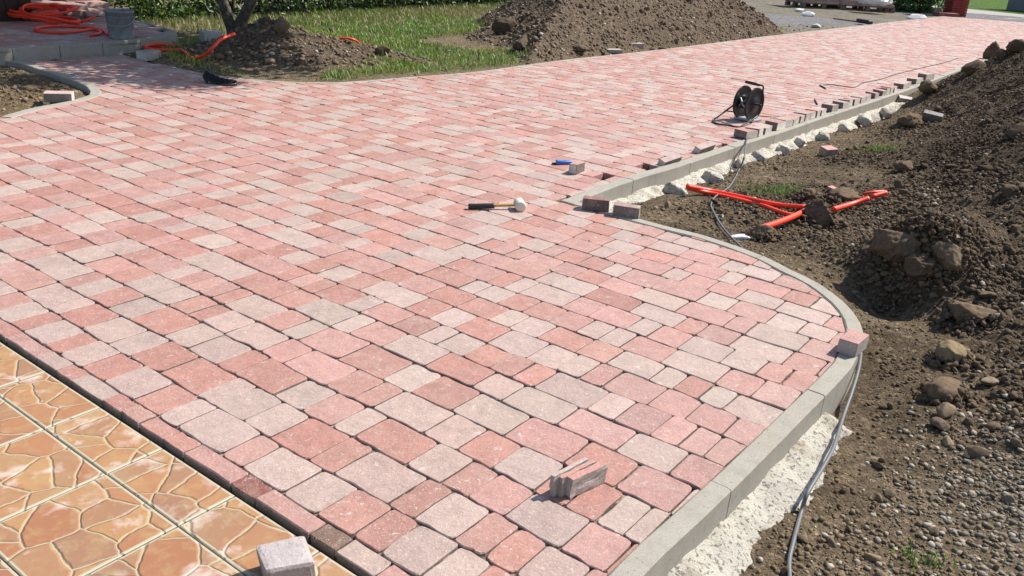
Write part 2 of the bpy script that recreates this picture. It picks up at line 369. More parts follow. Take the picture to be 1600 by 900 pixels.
# ------------------------------------------------------------------ PAVING
GREY = (.408, .306, .262); PINK = (.405, .214, .182); SALM = (.378, .178, .140)
COLS = {'g': GREY, 'p': PINK, 's': SALM}
RED_D = (.20, .060, .040); BROWN = (.17, .10, .070)
def tint(c):
    base = np.array(COLS[c]) if isinstance(c, str) else np.array(c)
    k = rng.normal(1, .055); q = base * k * (1 + rng.normal(0, .008, 3))
    if isinstance(c, str):
        o = COLS['g'] if c != 'g' else COLS['p']; q = q + (np.array(o) - q) * abs(rng.normal(0, .12))
    return tuple(np.clip(q, .01, .8))
s_ = 'spg'
def C4(*q): return [(900 + a[0] / 4, 300 + a[1] / 4) if isinstance(a, tuple) else a for a in q]
ROWS = [
 ['s',(17,480),'g',(44,496),'s',(65,508),'g',(104,527),'s',(125,542),'g',(157,562),'s',(192,584),'g',(241,611),'s',(279.5,634),'g',(308.6,651),'g',(377,693),'p',(411,712),'g',(474,751),'g',(526,783),'s',(585,813),'s',(623,842),'g',(686,876),'g',(745,899),'s'],
 ['s',(55,450),'g',(104,472),'g',(121,482),'s',(160,503),'g',(203,525),'g',(234,544),'s',(279.5,570),'s',(340,602),'g',(368,618),'g',(411,642),'g',(453,667),'s',(515,700),'s',(551,721),'g',(635,767),'s',(677,788),'g',(737,821),'s',(781.5,847),'s',(829,874),'g',(912,900),'p'],
 ['g',(167.5,454),'s',(200,471),'g',(234,487.5),'s',(284.5,514),'g',(319,534),'g',(365.5,557),'s',(392,571),'s',(457,603),'g',(500,626),'p',(544,650),'g',(577,668),'s',(661,708),'g',(714,736),'s',(758,756),'p',(813,787),'g',(901,833),'p'],
 ['g',(284,469),'s',(315,482),'s',(338,493),'g',(374,512),'g',(429,539),'p',(468,556),'p',(536,588),'s',(576,608.5),'s',(609,623),'g',(687,660.5),'g',(737.6,686),'s',(793,712.6),'g',(860,746),'s',(906,769),'s',(953,791.5),'g'],
 ['s',(375,466),'g',(429.5,492),'s',(464,508),'g',(492.5,520),'p',(555,548),'s',(623,578),'g',(667,598.5),'s',(729.5,626),'g',(811,664),'p',(900,707),'s',(979,743.6),'p'],
 ['s',(445,459),'s',(480,474),'g',(539,499.5),'g',(565,511),'p',(616.5,532),'g',(684,560.5),'s',(756,592),'g',(805,612),'g',(886,650),'p',(978,690),'g',(1059,725),'p'],
 ['s',(555,469),'g',(580.5,480),'p',(631,499),'s',(671,516),'g',(700,528),'g',(742,545),'s',(787,562),'s',(820.5,576),'s',(854,591),'g',(934,625),'g',(975,643),'p',(1033,665),'p',(1074,682),'p'],
 ['g',(654,472),'s',(690,487),'g',(727.6,503),'s',(782,524),'g',(841,547),'g',(885,566),'g',(920.6,580),'s',(956,593),'p',(1026,620),'p',(1082.5,642),'p',(1140.6,665.7),'p'],
 ['s',(729,471),'s',(782.6,489.5),'g',(813,501.7),'g',(854,518),'s',(914,540),'s',(960.5,558),'g',(1026,583),'g',(1062,598),'s',(1102.5,612),'g',(1142.5,625.5),'g'],
 ['g',(791,466),'s',(832,478),'s',(873.6,492),'p',(914,509),'g',(948,521),'g',(981.6,533),'p',(1045.6,556),'g',(1130,586),'p',(1186,605.5),'p'],
 ['g',(892,471.5),'p',(932,485.5),'p',(990.5,505.5),'g',(1023,517),'p',(1072,533),'g',(1137,556),'g',(1189,575.5),'s',(1230,589),'s'],
 ['g',(924,456),'s',(994.5,479),'g',(1064.5,502),'s',(1098,514.5),'p',(1149,530.5),'g',(1230.5,559),'s'],
 C4('p',(390,620),'g',(666,712),'p',(960,808),'p',(1100,848),'g'),
 C4('s',(200,468),'g',(308,504),'p',(518,568),'p',(788,655),'g',(975,712),'p',(1220,783),'g',(1410,848),'g'),
 C4('p',(115,360),'g',(220,394),'p',(362,436),'p',(572,494),'g',(688,531),'p',(855,582),'p',(1032,635),'g',(1272,710),'g',(1570,802),'p'),
 C4('s',(202,312),'g',(392,366),'s',(600,421),'p',(710,456),'p',(915,519),'g',(1032,550),'p',(1320,632),'s'),
 C4('s',(238,255),'g',(374,291),'p',(480,319),'g',(680,371),'p',(922,447),'g',(1041,478),'g',(1260,537),'s'),
 C4('s',(200,190),'g',(385,225),'p',(530,262),'g',(635,291),'g',(870,362),'s',(968,394),'s'),
]
rows = []; cen = []
for r in ROWS:
    us, vs, cs = [], [], []
    for q in r:
        if isinstance(q, tuple): u, v = to_uv(G(*q)); us.append(u); vs.append(v)
        else: cs.append(q)
    rows.append((us, cs)); cen.append(np.mean(vs))
cen = np.array(cen); CW = (cen[-1] - cen[0]) / (len(cen) - 1)
lines = [to_uv(G(278, 669))[1]] + [(cen[i] + cen[i + 1]) / 2 for i in range(len(cen) - 1)] + [cen[-1] + CW / 2]
vmax = max(to_uv(p)[1] for p in OUTL)
while lines[-1] < vmax + .2: lines.append(lines[-1] + CW * 1.0)
LENS = [.088, .132, .176, .220]; LP = [.30, .35, .22, .13]
def wob(u, k):  # hand-laid lines wander a few millimetres
    return .005 * math.sin(u * 1.7 + k * 2.1) + .0035 * math.sin(u * 5.3 + k) + .002 * math.sin(u * 13 + 2 * k)
blocks = []   # (u0,u1,vlo,vhi,colour,k)
umin_all, umax_all = min(to_uv(p)[0] for p in OUTL), max(to_uv(p)[0] for p in OUTL)
for k in range(len(lines) - 1):
    js, cs = (list(rows[k][0]), list(rows[k][1])) if k < len(rows) else ([rng.uniform(-.1, .1)], [rng.choice(list('gps')), rng.choice(list('gps'))])
    prev_ = ['g']
    def pick():
        c_ = rng.choice(['g', 'p', 's'], p=[.42, .28, .30])
        if c_ == prev_[0] and rng.random() < .65: c_ = rng.choice([x for x in 'gps' if x != c_])
        prev_[0] = c_; return c_
    L = [js[0]]; cl = []
    while L[0] > umin_all - .3: L.insert(0, L[0] - rng.choice(LENS, p=LP)); cl.insert(0, pick())
    cl[-1] = cs[0]
    L += js[1:]; cl += cs[1:-1]; last = len(cl)
    while L[-1] < umax_all + .3: L.append(L[-1] + rng.choice(LENS, p=LP)); cl.append(pick())
    if last < len(cl): cl[last] = cs[-1]
    for i in range(len(L) - 1): blocks.append((L[i], L[i + 1], lines[k], lines[k + 1], cl[i], k))
# border row laid lengthwise along the terrace
BJ = [(22,524),(71,553),(100,574),(126,589),(174,619),(203,637),(230,656),(268,680),(301,700.5),(375,747),(410,772),(495,826),(535,853),(597,891)]
BC = ['s','p','g','s','g','s','s','s','s','p',RED_D,'p',BROWN,'g','p']
bu = [to_uv(G(*p))[0] for p in BJ]
while bu[0] > umin_all: bu.insert(0, bu[0] - rng.uniform(.10, .2)); BC.insert(0, rng.choice(['g', 'p', 's']))
bu.append(bu[-1] + .15); bu.append(bu[-1] + .18); BC += ['g', 's']
for i in range(len(bu) - 1): blocks.append((bu[i], bu[i + 1], v_edge, lines[0], BC[i + 1] if i + 1 < len(BC) else 'p', -1))

HOLES = [(938, 277, .075), (1010, 262, .05), (1060, 250, .09), (1095, 238, .06), (1128, 228, .09), (1165, 217, .07), (1215, 200, .05)]
holes = [(G(x, y), r) for x, y, r in HOLES]

def clip_half(P, a, d):
    """keep the part of polygon P left of the ray a->a+d"""
    out = []; n = len(P)
    s = [(d[0] * (p[1] - a[1]) - d[1] * (p[0] - a[0])) for p in P]
    for i in range(n):
        j = (i + 1) % n
        if s[i] >= 0: out.append(P[i])
        if (s[i] >= 0) != (s[j] >= 0):
            t = s[i] / (s[i] - s[j]); out.append(P[i] + (P[j] - P[i]) * t)
    return out
segA, segB = SA, SB; segD = segB - segA; segL = np.hypot(segD[:, 0], segD[:, 1]) + 1e-9
def block_poly(u0, u1, v0, v1, k, fine):
    gu = .0014 + rng.uniform(0, .0018); gv = .0004 + rng.uniform(0, .0020)
    um = (u0 + u1) / 2
    def lo(u): return v0 + gv + (wob(u, k) if k > 0 else 0)
    def hi(u): return v1 - gv + (wob(u, k + 1) if k >= 0 else 0)
    a, b = u0 + gu, u1 - gu; L_ = b - a; rot = rng.normal(0, .009 if k >= 0 else .002)
    P = []
    def cr(cx, cy, sx, sy, order):
        r1 = rng.uniform(.006, .026); r2 = rng.uniform(.006, .022)
        if k < 0: r1 *= .35; r2 *= .35
        pts = [(cx + sx * r1, cy), (cx + sx * r1 * .30, cy + sy * r2 * .26), (cx, cy + sy * r2)] if fine else [(cx + sx * r1, cy), (cx, cy + sy * r2)]
        return pts if order else pts[::-1]
    j = .0026 if fine else .0018
    P += cr(a, lo(a), 1, 1, False)
    if fine: P += [(a + L_ * t, lo(a + L_ * t) + rng.normal(0, j)) for t in (.36, .66)]
    P += cr(b, lo(b), -1, 1, True)
    if fine: P += [(b + rng.normal(0, j * .6), (lo(b) + hi(b)) / 2)]
    P += cr(b, hi(b), -1, -1, False)
    if fine: P += [(b - L_ * t, hi(b - L_ * t) + rng.normal(0, j)) for t in (.34, .66)]
    P += cr(a, hi(a), 1, -1, True)
    if fine: P += [(a + rng.normal(0, j * .6), (lo(a) + hi(a)) / 2)]
    vm = (v0 + v1) / 2
    return [from_uv(um + (u - um) + rot * (v - vm), v - rot * (u - um)) for u, v in P]
def clipped(P):
    c = np.mean(P, 0)
    d = np.hypot(*(np.clip((((c - segA) * segD).sum(1) / segL ** 2), 0, 1)[:, None] * segD + segA - c).T)
    near = np.where(d < .17)[0]
    if len(near) == 0: return P if inside(c)[0] else None
    # which boundary pieces truly cross this block
    Q = np.array(P); cutby = []
    for i in near:
        a, dd = segA[i], segD[i]; s = dd[0] * (Q[:, 1] - a[1]) - dd[1] * (Q[:, 0] - a[0])
        if s.min() < -1e-4 and s.max() > 1e-4:
            s1 = np.roll(s, -1); Q1 = np.roll(Q, -1, 0); m = (s >= 0) != (s1 >= 0)
            t = s[m] / (s[m] - s1[m]); X = Q[m] + (Q1[m] - Q[m]) * t[:, None]
            pr = ((X - a) @ dd) / segL[i] ** 2
            if (min(pr) <= 1.0) and (max(pr) >= 0): cutby.append(i)
    if not cutby: return P if inside(c)[0] else None
    P2 = P
    for i in cutby:
        dn = segD[i] / segL[i]; nrm = np.array([-dn[1], dn[0]])
        P2 = clip_half(P2, segA[i] + nrm * .0025, segD[i])
        if len(P2) < 3: return None
    P3 = []
    for q in P2:
        if not P3 or np.hypot(*(q - P3[-1])) > .0045: P3.append(q)
    if len(P3) > 2 and np.hypot(*(P3[0] - P3[-1])) < .0045: P3.pop()
    if len(P3) < 3: return None
    P2 = P3; c2 = np.mean(P2, 0)
    ar = abs(area(np.array(P2)))
    if ar < .0009 or not inside(c2)[0]: return None
    return P2
def prism(P, z, depth, bev):
    """stone with a worn rim: list of 2-D points -> V, F, number of top verts"""
    n = len(P); c = np.mean(P, 0); V = []; Pn = np.array(P)
    nx = np.roll(Pn, -1, 0); pv = np.roll(Pn, 1, 0)
    t = nx - pv; t /= (np.hypot(t[:, 0], t[:, 1])[:, None] + 1e-9); inn = np.c_[-t[:, 1], t[:, 0]]
    if (inn * (c - Pn)).sum() < 0: inn = -inn
    tilt = rng.normal(0, .006, 2)
    lim = np.hypot(*(Pn - c).T)[:, None]; bev = np.minimum(bev, lim * .12)
    Pi = Pn + inn * bev; Pi = np.where((((Pi - c) * (Pn - c)).sum(1) > 0)[:, None], Pi, Pn); bev = float(np.mean(bev))
    for p in Pi: V.append((p[0], p[1], z + tilt @ (p - c)))
    for p in Pn: V.append((p[0], p[1], z - bev * 1.1 + tilt @ (p - c)))
    for p in Pn: V.append((p[0], p[1], z - depth))
    Fc = [tuple(range(n))]
    for r in (0, 1):
        for i in range(n):
            j = (i + 1) % n; Fc.append((r * n + j, r * n + i, (r + 1) * n + i, (r + 1) * n + j))
    if area(Pn) < 0: Fc = [f[::-1] for f in Fc]
    return V, Fc

drive_bed = OUTL - 0
me = mesh('driveway', [(p[0], p[1], -.048) for p in OUTL], [tuple(range(len(OUTL)))])
bm = bmesh.new(); bm.from_mesh(me); bmesh.ops.triangulate(bm, faces=bm.faces); bm.to_mesh(me); bm.free()
drive = link('driveway', me, SAND); setp(drive, 'driveway of tumbled pink and grey pavers', kind='structure')
fx = np.arange(OUTL[:, 0].min(), OUTL[:, 0].max(), .06); fy = np.arange(1.3, 16, .06); qx, qy = np.meshgrid(fx, fy); Qf = np.c_[qx.ravel(), qy.ravel()]
okf = inside(Qf)
for h in holes: okf &= np.hypot(*(Qf - h[0]).T) > h[1] + .06
If = np.arange(len(Qf)).reshape(qx.shape); Ff = np.stack([If[:-1, :-1], If[:-1, 1:], If[1:, 1:], If[1:, :-1]], -1).reshape(-1, 4); Ff = Ff[okf[Ff].all(1)]; usedf = np.unique(Ff); mpf = np.full(len(Qf), -1); mpf[usedf] = np.arange(len(usedf))
o = link('joint_sand', mesh_np('joint_sand', np.c_[Qf[usedf], np.full(len(usedf), -.0090)], mpf[Ff]), JSAND, drive); o['kind'] = 'stuff'
cand = []
for (u0, u1, v0, v1, c, k) in blocks:
    m_ = from_uv((u0 + u1) / 2, (v0 + v1) / 2)
    if m_[1] < 1.2: continue
    cand.append((math.hypot(m_[0], m_[1]), u0, u1, v0, v1, c, k, m_))
cand.sort(key=lambda q: q[0])
mids = np.array([q[7] for q in cand])
dd_ = dist_poly(mids, S_DRIVE); ins_ = inside(mids)
done = 0; SV, SF, SCc = [], [], []
for q, dm, i_ in zip(cand, dd_, ins_):
    d, u0, u1, v0, v1, c, k, m_ = q
    if not i_ and dm > .13: continue
    # in front of the camera's view?
    ax = math.degrees(math.atan2(m_[0], m_[1]))
    if abs(ax) > 40 and d > 1: continue
    if any(math.hypot(*(m_ - h[0])) < h[1] for h in holes): continue
    fine = done < 300 or d < 7
    P = block_poly(u0, u1, v0, v1, k, fine)
    if dm < .17:
        P = clipped(P)
        if P is None: continue
    cc = tint(c); z = rng.normal(0, .0012)
    if done < 300:
        cen2 = np.mean(P, 0); V, Fc = prism([p - cen2 for p in P], 0, .046, rng.uniform(.0018, .0034))
        n = len(P); cl = [cc] * (1 + n) + [tuple(np.array([.20, .165, .145]))] * n
        o = link('paver', mesh('paver', V, Fc, cl), PAV, drive, (cen2[0], cen2[1], z))
        if c is RED_D: o['label'] = 'dark red paver in the border row'
        elif c is BROWN: o['label'] = 'dark brown paver in the border row'
        done += 1
    else:
        V, Fc = prism(P, z, .046 if d < 9 else .012, .0026)
        b0 = len(SV); SV += V; SF += [tuple(i + b0 for i in f) for f in Fc]; SCc += [cc] * len(Fc)
o = link('paver_field', mesh('paver_field', SV, SF, SCc), PAV, drive); o['kind'] = 'stuff'
print('pavers', done, 'field faces', len(SF))

# ------------------------------------------------------------------ TILED TERRACE
me = mesh('tiled_terrace', [tuple(from_uv(u, v)) + (-.026,) for u, v in ((-6, -.9), (1.2, -.9), (1.2, v_edge - .001), (-6, v_edge - .001))], [(0, 1, 2, 3)])
terr = link('tiled_terrace', me, TILESUB); setp(terr, kind='structure')
seamv = [float(np.mean([to_uv(G(*p))[1] for p in [(85, 675), (165, 735), (277, 817), (385, 897)]])), to_uv(G(20, 884))[1]]
su = [float(np.mean([to_uv(G(*p))[0] for p in l])) for l in ([(75, 664), (160, 631)], [(165, 736), (262, 696)], [(225, 841), (277, 817), (367, 774)])]
TW = (su[2] - su[0]) / 2; TV = seamv[0] - seamv[1]
vl = [v_tile, seamv[0], seamv[1], seamv[1] - TV, seamv[1] - 2 * TV]
ul = [su[2] + TW * i for i in range(-9, 4)]
for a in range(len(vl) - 1):
    for i in range(len(ul) - 1):
        g = .0022; hu = (ul[i + 1] - ul[i]) / 2 - g; hv = (vl[a] - vl[a + 1]) / 2 - g
        c = from_uv((ul[i] + ul[i + 1]) / 2, (vl[a] + vl[a + 1]) / 2)
        if c[1] < .9 or c[0] < -3.2: continue
        Q = [np.array([-hu, -hv]), np.array([hu, -hv]), np.array([hu, hv]), np.array([-hu, hv])]
        V = []; 
        for off, z in ((.0075, 0), (.0025, -.0002), (0, -.0022), (0, -.011)):
            for q in Q: V.append((q[0] - math.copysign(off, q[0]), q[1] - math.copysign(off, q[1]), z))
        Fc = [(0, 1, 2, 3)]; cl = [(0, 0, 0)]
        for r in range(3):
            for k in range(4): j = (k + 1) % 4; Fc.append((r * 4 + j, r * 4 + k, r * 4 + 4 + k, r * 4 + 4 + j)); cl.append((1, 1, 1))
        link('tile', mesh('tile', V, Fc, cl), TILE, terr, (c[0], c[1], -.009), (rng.normal(0, .002), rng.normal(0, .002), ANG_A))

# ------------------------------------------------------------------ KERBS
def resample(P, step):
    P = [np.array(p, float) for p in P]; cum = [0]
    for i in range(len(P) - 1): cum.append(cum[-1] + np.linalg.norm(P[i + 1] - P[i]))
    n = max(1, int(round(cum[-1] / step))); out = []; j = 0
    for k in range(n + 1):
        d = cum[-1] * k / n
        while j < len(P) - 2 and cum[j + 1] < d: j += 1
        t = (d - cum[j]) / (cum[j + 1] - cum[j] + 1e-9); out.append(P[j] + (P[j + 1] - P[j]) * min(t, 1))
    return out
def kerb(P, side, width, depth, stone, label, sub=4, z=.004, cha=.006, mat=None):
    """P inner line; side +1 = body to the left of travel, -1 to the right"""
    root = empty('kerb', (*P[0], 0), label, 'kerb')
    pts = resample(P, stone / sub); outer = []
    for i, p in enumerate(pts):
        t = pts[min(i + 1, len(pts) - 1)] - pts[max(i - 1, 0)]; t /= np.linalg.norm(t); nrm = np.array([-t[1], t[0]]) * side
        outer.append((p, nrm, t))
    prof = [(0, -depth), (0, -cha), (cha, 0), (width - cha, 0), (width, -cha), (width, -depth)]
    for s in range(0, len(pts) - 1, sub):
        e = min(s + sub, len(pts) - 1); V = []; o0 = pts[s]; Fc = []; dz = rng.normal(0, .0015)
        for i in range(s, e + 1):
            p, nrm, t = outer[i]; sh = t * (.0028 if i == s else -.0028 if i == e else 0)
            for a, b in prof: q = p + nrm * a + sh - o0; V.append((q[0], q[1], b))
        n = len(prof)
        for i in range(e - s):
            for k in range(n - 1): Fc.append((i * n + k, i * n + k + 1, (i + 1) * n + k + 1, (i + 1) * n + k))
        Fc.append(tuple(range(n))); Fc.append(tuple(range((e - s) * n, (e - s + 1) * n))[::-1])
        if side > 0: pass
        bm = bmesh.new(); vs = [bm.verts.new(v) for v in V]; [bm.faces.new([vs[i] for i in f]) for f in Fc]
        bmesh.ops.recalc_face_normals(bm, faces=bm.faces); me = bpy.data.meshes.new('kerb_stone'); bm.to_mesh(me); bm.free()
        link('kerb_stone', me, mat or CON, root, (o0[0] - P[0][0], o0[1] - P[0][1], z + dz))
    return root, [(p + nrm * width) for p, nrm, t in outer]
K1, k1out = kerb(inner, -1, .068, .30, .77, 'curved grey concrete kerb round the near rounded end of the paving', 8)
K2, k2out = kerb(farin + far_r, -1, .078, .30, .77, 'long grey concrete kerb with loose bricks standing along it, beside the dug soil', 4, z=.002)
K3, _ = kerb([p for p in bed], +1, .085, .15, .5, 'pale concrete kerb round the soil bed at the left edge', 6)
K4, _ = kerb(topl[::-1][1:], +1, .05, .15, .9, 'thin flush concrete edging between the paving and the lawn', 3, z=-.001, cha=.004)

# ------------------------------------------------------------------ ROCK / CLOD library
def ico(sub):
    bm = bmesh.new(); bmesh.ops.create_icosphere(bm, subdivisions=sub, radius=1)
    V = np.array([v.co[:] for v in bm.verts]); bm.verts.index_update(); Fc = np.array([[v.index for v in f.verts] for f in bm.faces]); bm.free(); return V, Fc
ICO = {k: ico(k) for k in (1, 2, 3, 4, 5)}
def rock(sub, seed, amp=.35, freq=1.3, flat=.75, chunky=0):
    V, Fc = ICO[sub]; q = V * freq + seed * 7.7
    d = 1 + amp * fbm(q, 4, seed % 97, .6) + amp * .45 * np.abs(fbm(q * 3, 4, seed % 89 + 5, .6)) + (amp * (.40 * np.abs(fbm(q * 5.5, 4, seed % 83 + 9, .65)) + .22 * fbm(q * 14, 3, seed % 79 + 2, .7)) if sub > 3 else 0)
    W = V * d[:, None]
    if chunky:
        r2 = np.random.default_rng(seed)
        for _ in range(chunky):
            n = r2.normal(size=3); n /= np.linalg.norm(n); c = r2.uniform(*((.55, .85) if sub > 3 else (.32, .75))); s = W @ n
            W = W - np.where(s > c, s - c, 0)[:, None] * n * .9
    W[:, 2] *= flat
    return W, Fc
LIB = {1: [rock(1, 11 + i, .55, 1.6) for i in range(20)], 2: [rock(2, 51 + i, .8, 1.8, .8, 8) for i in range(26)], 3: [rock(3, 91 + i, .8, 1.7, .8, 9) for i in range(20)]}
def scatter(name, pts, rad, lev, cols, mat, sink=.3, smooth_=False, flat=None):
    VV, FF, CC = [], [], []; b0 = 0
    for i in range(len(pts)):
        V, Fc = LIB[lev][rng.integers(len(LIB[lev]))]
        a = rng.uniform(0, 6.283); sx, sy, sz = rad[i] * rng.uniform(.75, 1.3, 3)
        if flat is not None: sz *= flat[i]
        x = V[:, 0] * sx; y = V[:, 1] * sy; z = V[:, 2] * sz
        tx = rng.normal(0, .3); z2 = z * math.cos(tx) - y * math.sin(tx); y = z * math.sin(tx) + y * math.cos(tx)
        X = x * math.cos(a) - y * math.sin(a); Y = x * math.sin(a) + y * math.cos(a)
        VV.append(np.c_[X + pts[i][0], Y + pts[i][1], z2 + pts[i][2] + rad[i] * (.45 - sink)]); FF.append(Fc + b0); b0 += len(V)
        CC.append(np.tile(cols[i], (len(V), 1)) * (1 + .12 * V[:, 2:3]*0))
    me = mesh_np(name, np.concatenate(VV), np.concatenate(FF), np.concatenate(CC), smooth_)
    o = link(name, me, mat); return o

# ------------------------------------------------------------------ TERRAIN right of the paving
CT = [(960,985,-.15),(1060,940,-.15),(1200,900,-.15),(1300,880,-.15),(1200,790,-.14),(1300,700,-.14),(1280,790,-.15),(1400,800,-.15),(1600,890,-.14),(1500,800,-.15),(1600,700,-.08),(1500,700,-.12),(1450,650,-.10),(1345,560,-.13),(1350,620,-.14),
 (1340,505,-.07),(1310,465,-.045),(1265,432,-.035),(1220,408,-.035),(1150,378,-.035),(1080,355,-.04),(1000,338,-.06),(960,330,-.09),(1042,294,-.13),(1120,265,-.13),(1200,243,-.13),(1300,208,-.13),(1400,170,-.13),(1470,137,-.09),(1507,112,-.04),
 (1250,300,-.11),(1180,340,-.09),(1300,260,-.11),(1380,235,-.08),(1440,170,-.06),(1230,370,-.05),(1300,400,-.03),(1400,520,-.09),
 (1500,190,.10),(1600,190,.34),(1600,120,.50),(1600,78,.60),(1555,92,.36),(1600,300,.20),(1500,300,.06),(1400,300,-.04),(1350,380,-.03),(1430,385,.16),(1490,370,.18),(1400,460,-.08),(1500,450,.04),(1600,450,.06),(1600,560,-.03),(1480,560,-.10),(1700,300,.34),(1750,120,.75),(1700,500,.10),(1700,700,-.04),(1700,880,-.1)]
cpx = np.array([[*G(x, y, z), z] for x, y, z in CT] + [[*(p + np.array([.35, -.35])), -.10] for p in far_r] + [[*(farin[-1] + dirk * 2 + np.array([.5, -.3])), .05], [9.5, 14, .3], [8, 9, .95], [6.5, 4, .35], [4, 2, .0], [11, 20, .0]])
def tps_fit(P, z, lam=2e-3):
    n = len(P); D = np.hypot(P[:, None, 0] - P[None, :, 0], P[:, None, 1] - P[None, :, 1]); K = D * D * np.log(D + 1e-9)
    A_ = np.zeros((n + 3, n + 3)); A_[:n, :n] = K + lam * np.eye(n); A_[:n, n] = 1; A_[:n, n + 1:] = P; A_[n:, :n] = A_[:n, n:].T
    return np.linalg.solve(A_, np.r_[z, 0, 0, 0])
_w = tps_fit(cpx[:, :2], cpx[:, 2])
def tps(Q):
    o = np.zeros(len(Q))
    for i in range(0, len(Q), 20000):
        q = Q[i:i + 20000]; D = np.hypot(q[:, None, 0] - cpx[None, :, 0], q[:, None, 1] - cpx[None, :, 1])
        o[i:i + 20000] = (D * D * np.log(D + 1e-9)) @ _w[:len(cpx)] + _w[-3] + q @ _w[-2:]
    return np.clip(o, -.2, 1.3)
S_RIGHT = segs_of(inner) + segs_of(farin + far_r)
def h_right(Q, detail=True):
    Q = np.asarray(Q, float); z = tps(Q); d = dist_poly(Q, S_RIGHT)
    hmp = G(1462, 400, .05); hr_ = np.hypot((Q[:, 0] - hmp[0]) / .34, (Q[:, 1] - hmp[1]) / .26); z = z + .13 * np.exp(-hr_ ** 2 * 1.2)
    rough = smooth(-.11, .06, z) * smooth(.2, .5, d)
    rough = np.maximum(rough, .75 * smooth(.25, .6, np.clip(fbm(Q * .9, 2, 77) + .55, 0, 1)) * smooth(.35, .7, d) * (Q[:, 1] > 2.6))
    if detail:
        a = 1 - np.abs(fbm(Q * 3.3, 5, 3, .58)) * 2
        z = z + (.004 + .06 * rough) * fbm(Q * 2.4, 5, 11, .6) + (.004 + .05 * rough) * (np.abs(fbm(Q * 7, 5, 5, .65))) + .006 * fbm(Q * 38, 3, 8, .7) + .022 * rough * fbm(Q * 19, 4, 9, .7)
    return z, rough, d
def axis(a, b, s0, c, g=1.03, smax=.5):
    """grid coordinates from a to c at step s0, then growing to b"""
    out = list(np.arange(a, c, s0)); s = s0
    while out[-1] < b: s = min(s * g, smax); out.append(out[-1] + s)
    return np.array(out)
def grid_mesh(name, X, Y, hf, colf, keep, mat):
    gx, gy = np.meshgrid(X, Y); Q = np.c_[gx.ravel(), gy.ravel()]
    k = keep(Q); z = np.zeros(len(Q)); colr = np.zeros((len(Q), 3))
    idx = np.where(k)[0]; zz, extra = hf(Q[idx]); z[idx] = zz; colr[idx] = colf(Q[idx], zz, extra)
    nx = len(X); I = np.arange(len(Q)).reshape(gx.shape); Fq = np.stack([I[:-1, :-1], I[:-1, 1:], I[1:, 1:], I[1:, :-1]], -1).reshape(-1, 4)
    Fq = Fq[k[Fq].all(1)]; used = np.unique(Fq); mp = np.full(len(Q), -1); mp[used] = np.arange(len(used))
    me = mesh_np(name, np.c_[Q[used], z[used]], mp[Fq], colr[used], True); return link(name, me, mat)
DARK = np.array([.060, .042, .030]); MID = np.array([.125, .090, .060]); DRY = np.array([.180, .134, .086]); PALE = np.array([.27, .235, .19])
def soilcol(Q, z, ex):
    rough, d = ex
    n = fbm(Q * 1.6, 4, 31) * .5 + .5; n2 = fbm(Q * 6, 4, 33) * .5 + .5
    base = DRY[None] * (.70 + .6 * n2[:, None]) * (1 - .30 * smooth(.1, .5, fbm(Q * 1.3 + 8, 4, 37))[:, None]); dk = MID[None] * (.8 + .5 * n[:, None])
    k = np.clip(rough * 1.2 + (n - .55) * .8, 0, 1)[:, None]; c = base * (1 - k) + dk * k
    gp = smooth(.5, .75, fbm(Q * 1.1 + 4, 3, 41) * .5 + .55) * (Q[:, 1] < 2.6) * smooth(1.4, 2.0, Q[:, 0]); gp = gp[:, None]
    gq = (np.exp(-((Q[:, 0] - 1.95) ** 2 / .16 + (Q[:, 1] - 2.15) ** 2 / .10)))[:, None]
    c = c * (1 - gq * .7) + PALE * gq * .7; c = c * (1 - gp * .3) + PALE * gp * .3
    dmp = np.exp(-((Q[:, 0] - .93) ** 2 + (Q[:, 1] - 4.55) ** 2) / .03)[:, None]; c = c * (1 - .55 * dmp); c = c * (1 - .28 * (smooth(.0, .35, fbm(Q * .8 + 2, 3, 39)) * rough)[:, None])
    return c
XR = axis(.3, 14, .0165, 4.0, 1.02, .25); YR = axis(1.15, 27, .0165, 6.2, 1.011, .3)
def keep_r(Q):
    ins = inside(Q); d = dist_poly(Q, S_RIGHT); left = dist_poly(Q, segs_of(topl)) < d
    return ~((ins & (d > .03))) & ~left & (Q[:, 0] > -.2) & (Q[:, 1] < 26)
def hf_r(Q):
    z, r_, d = h_right(Q); ins = inside(Q); z = np.where(ins | (d < .07), np.minimum(z, -.08), z); return z, (r_, d)
soil = grid_mesh('soil', XR, YR, hf_r, soilcol, keep_r, SOIL); soil['kind'] = 'structure'

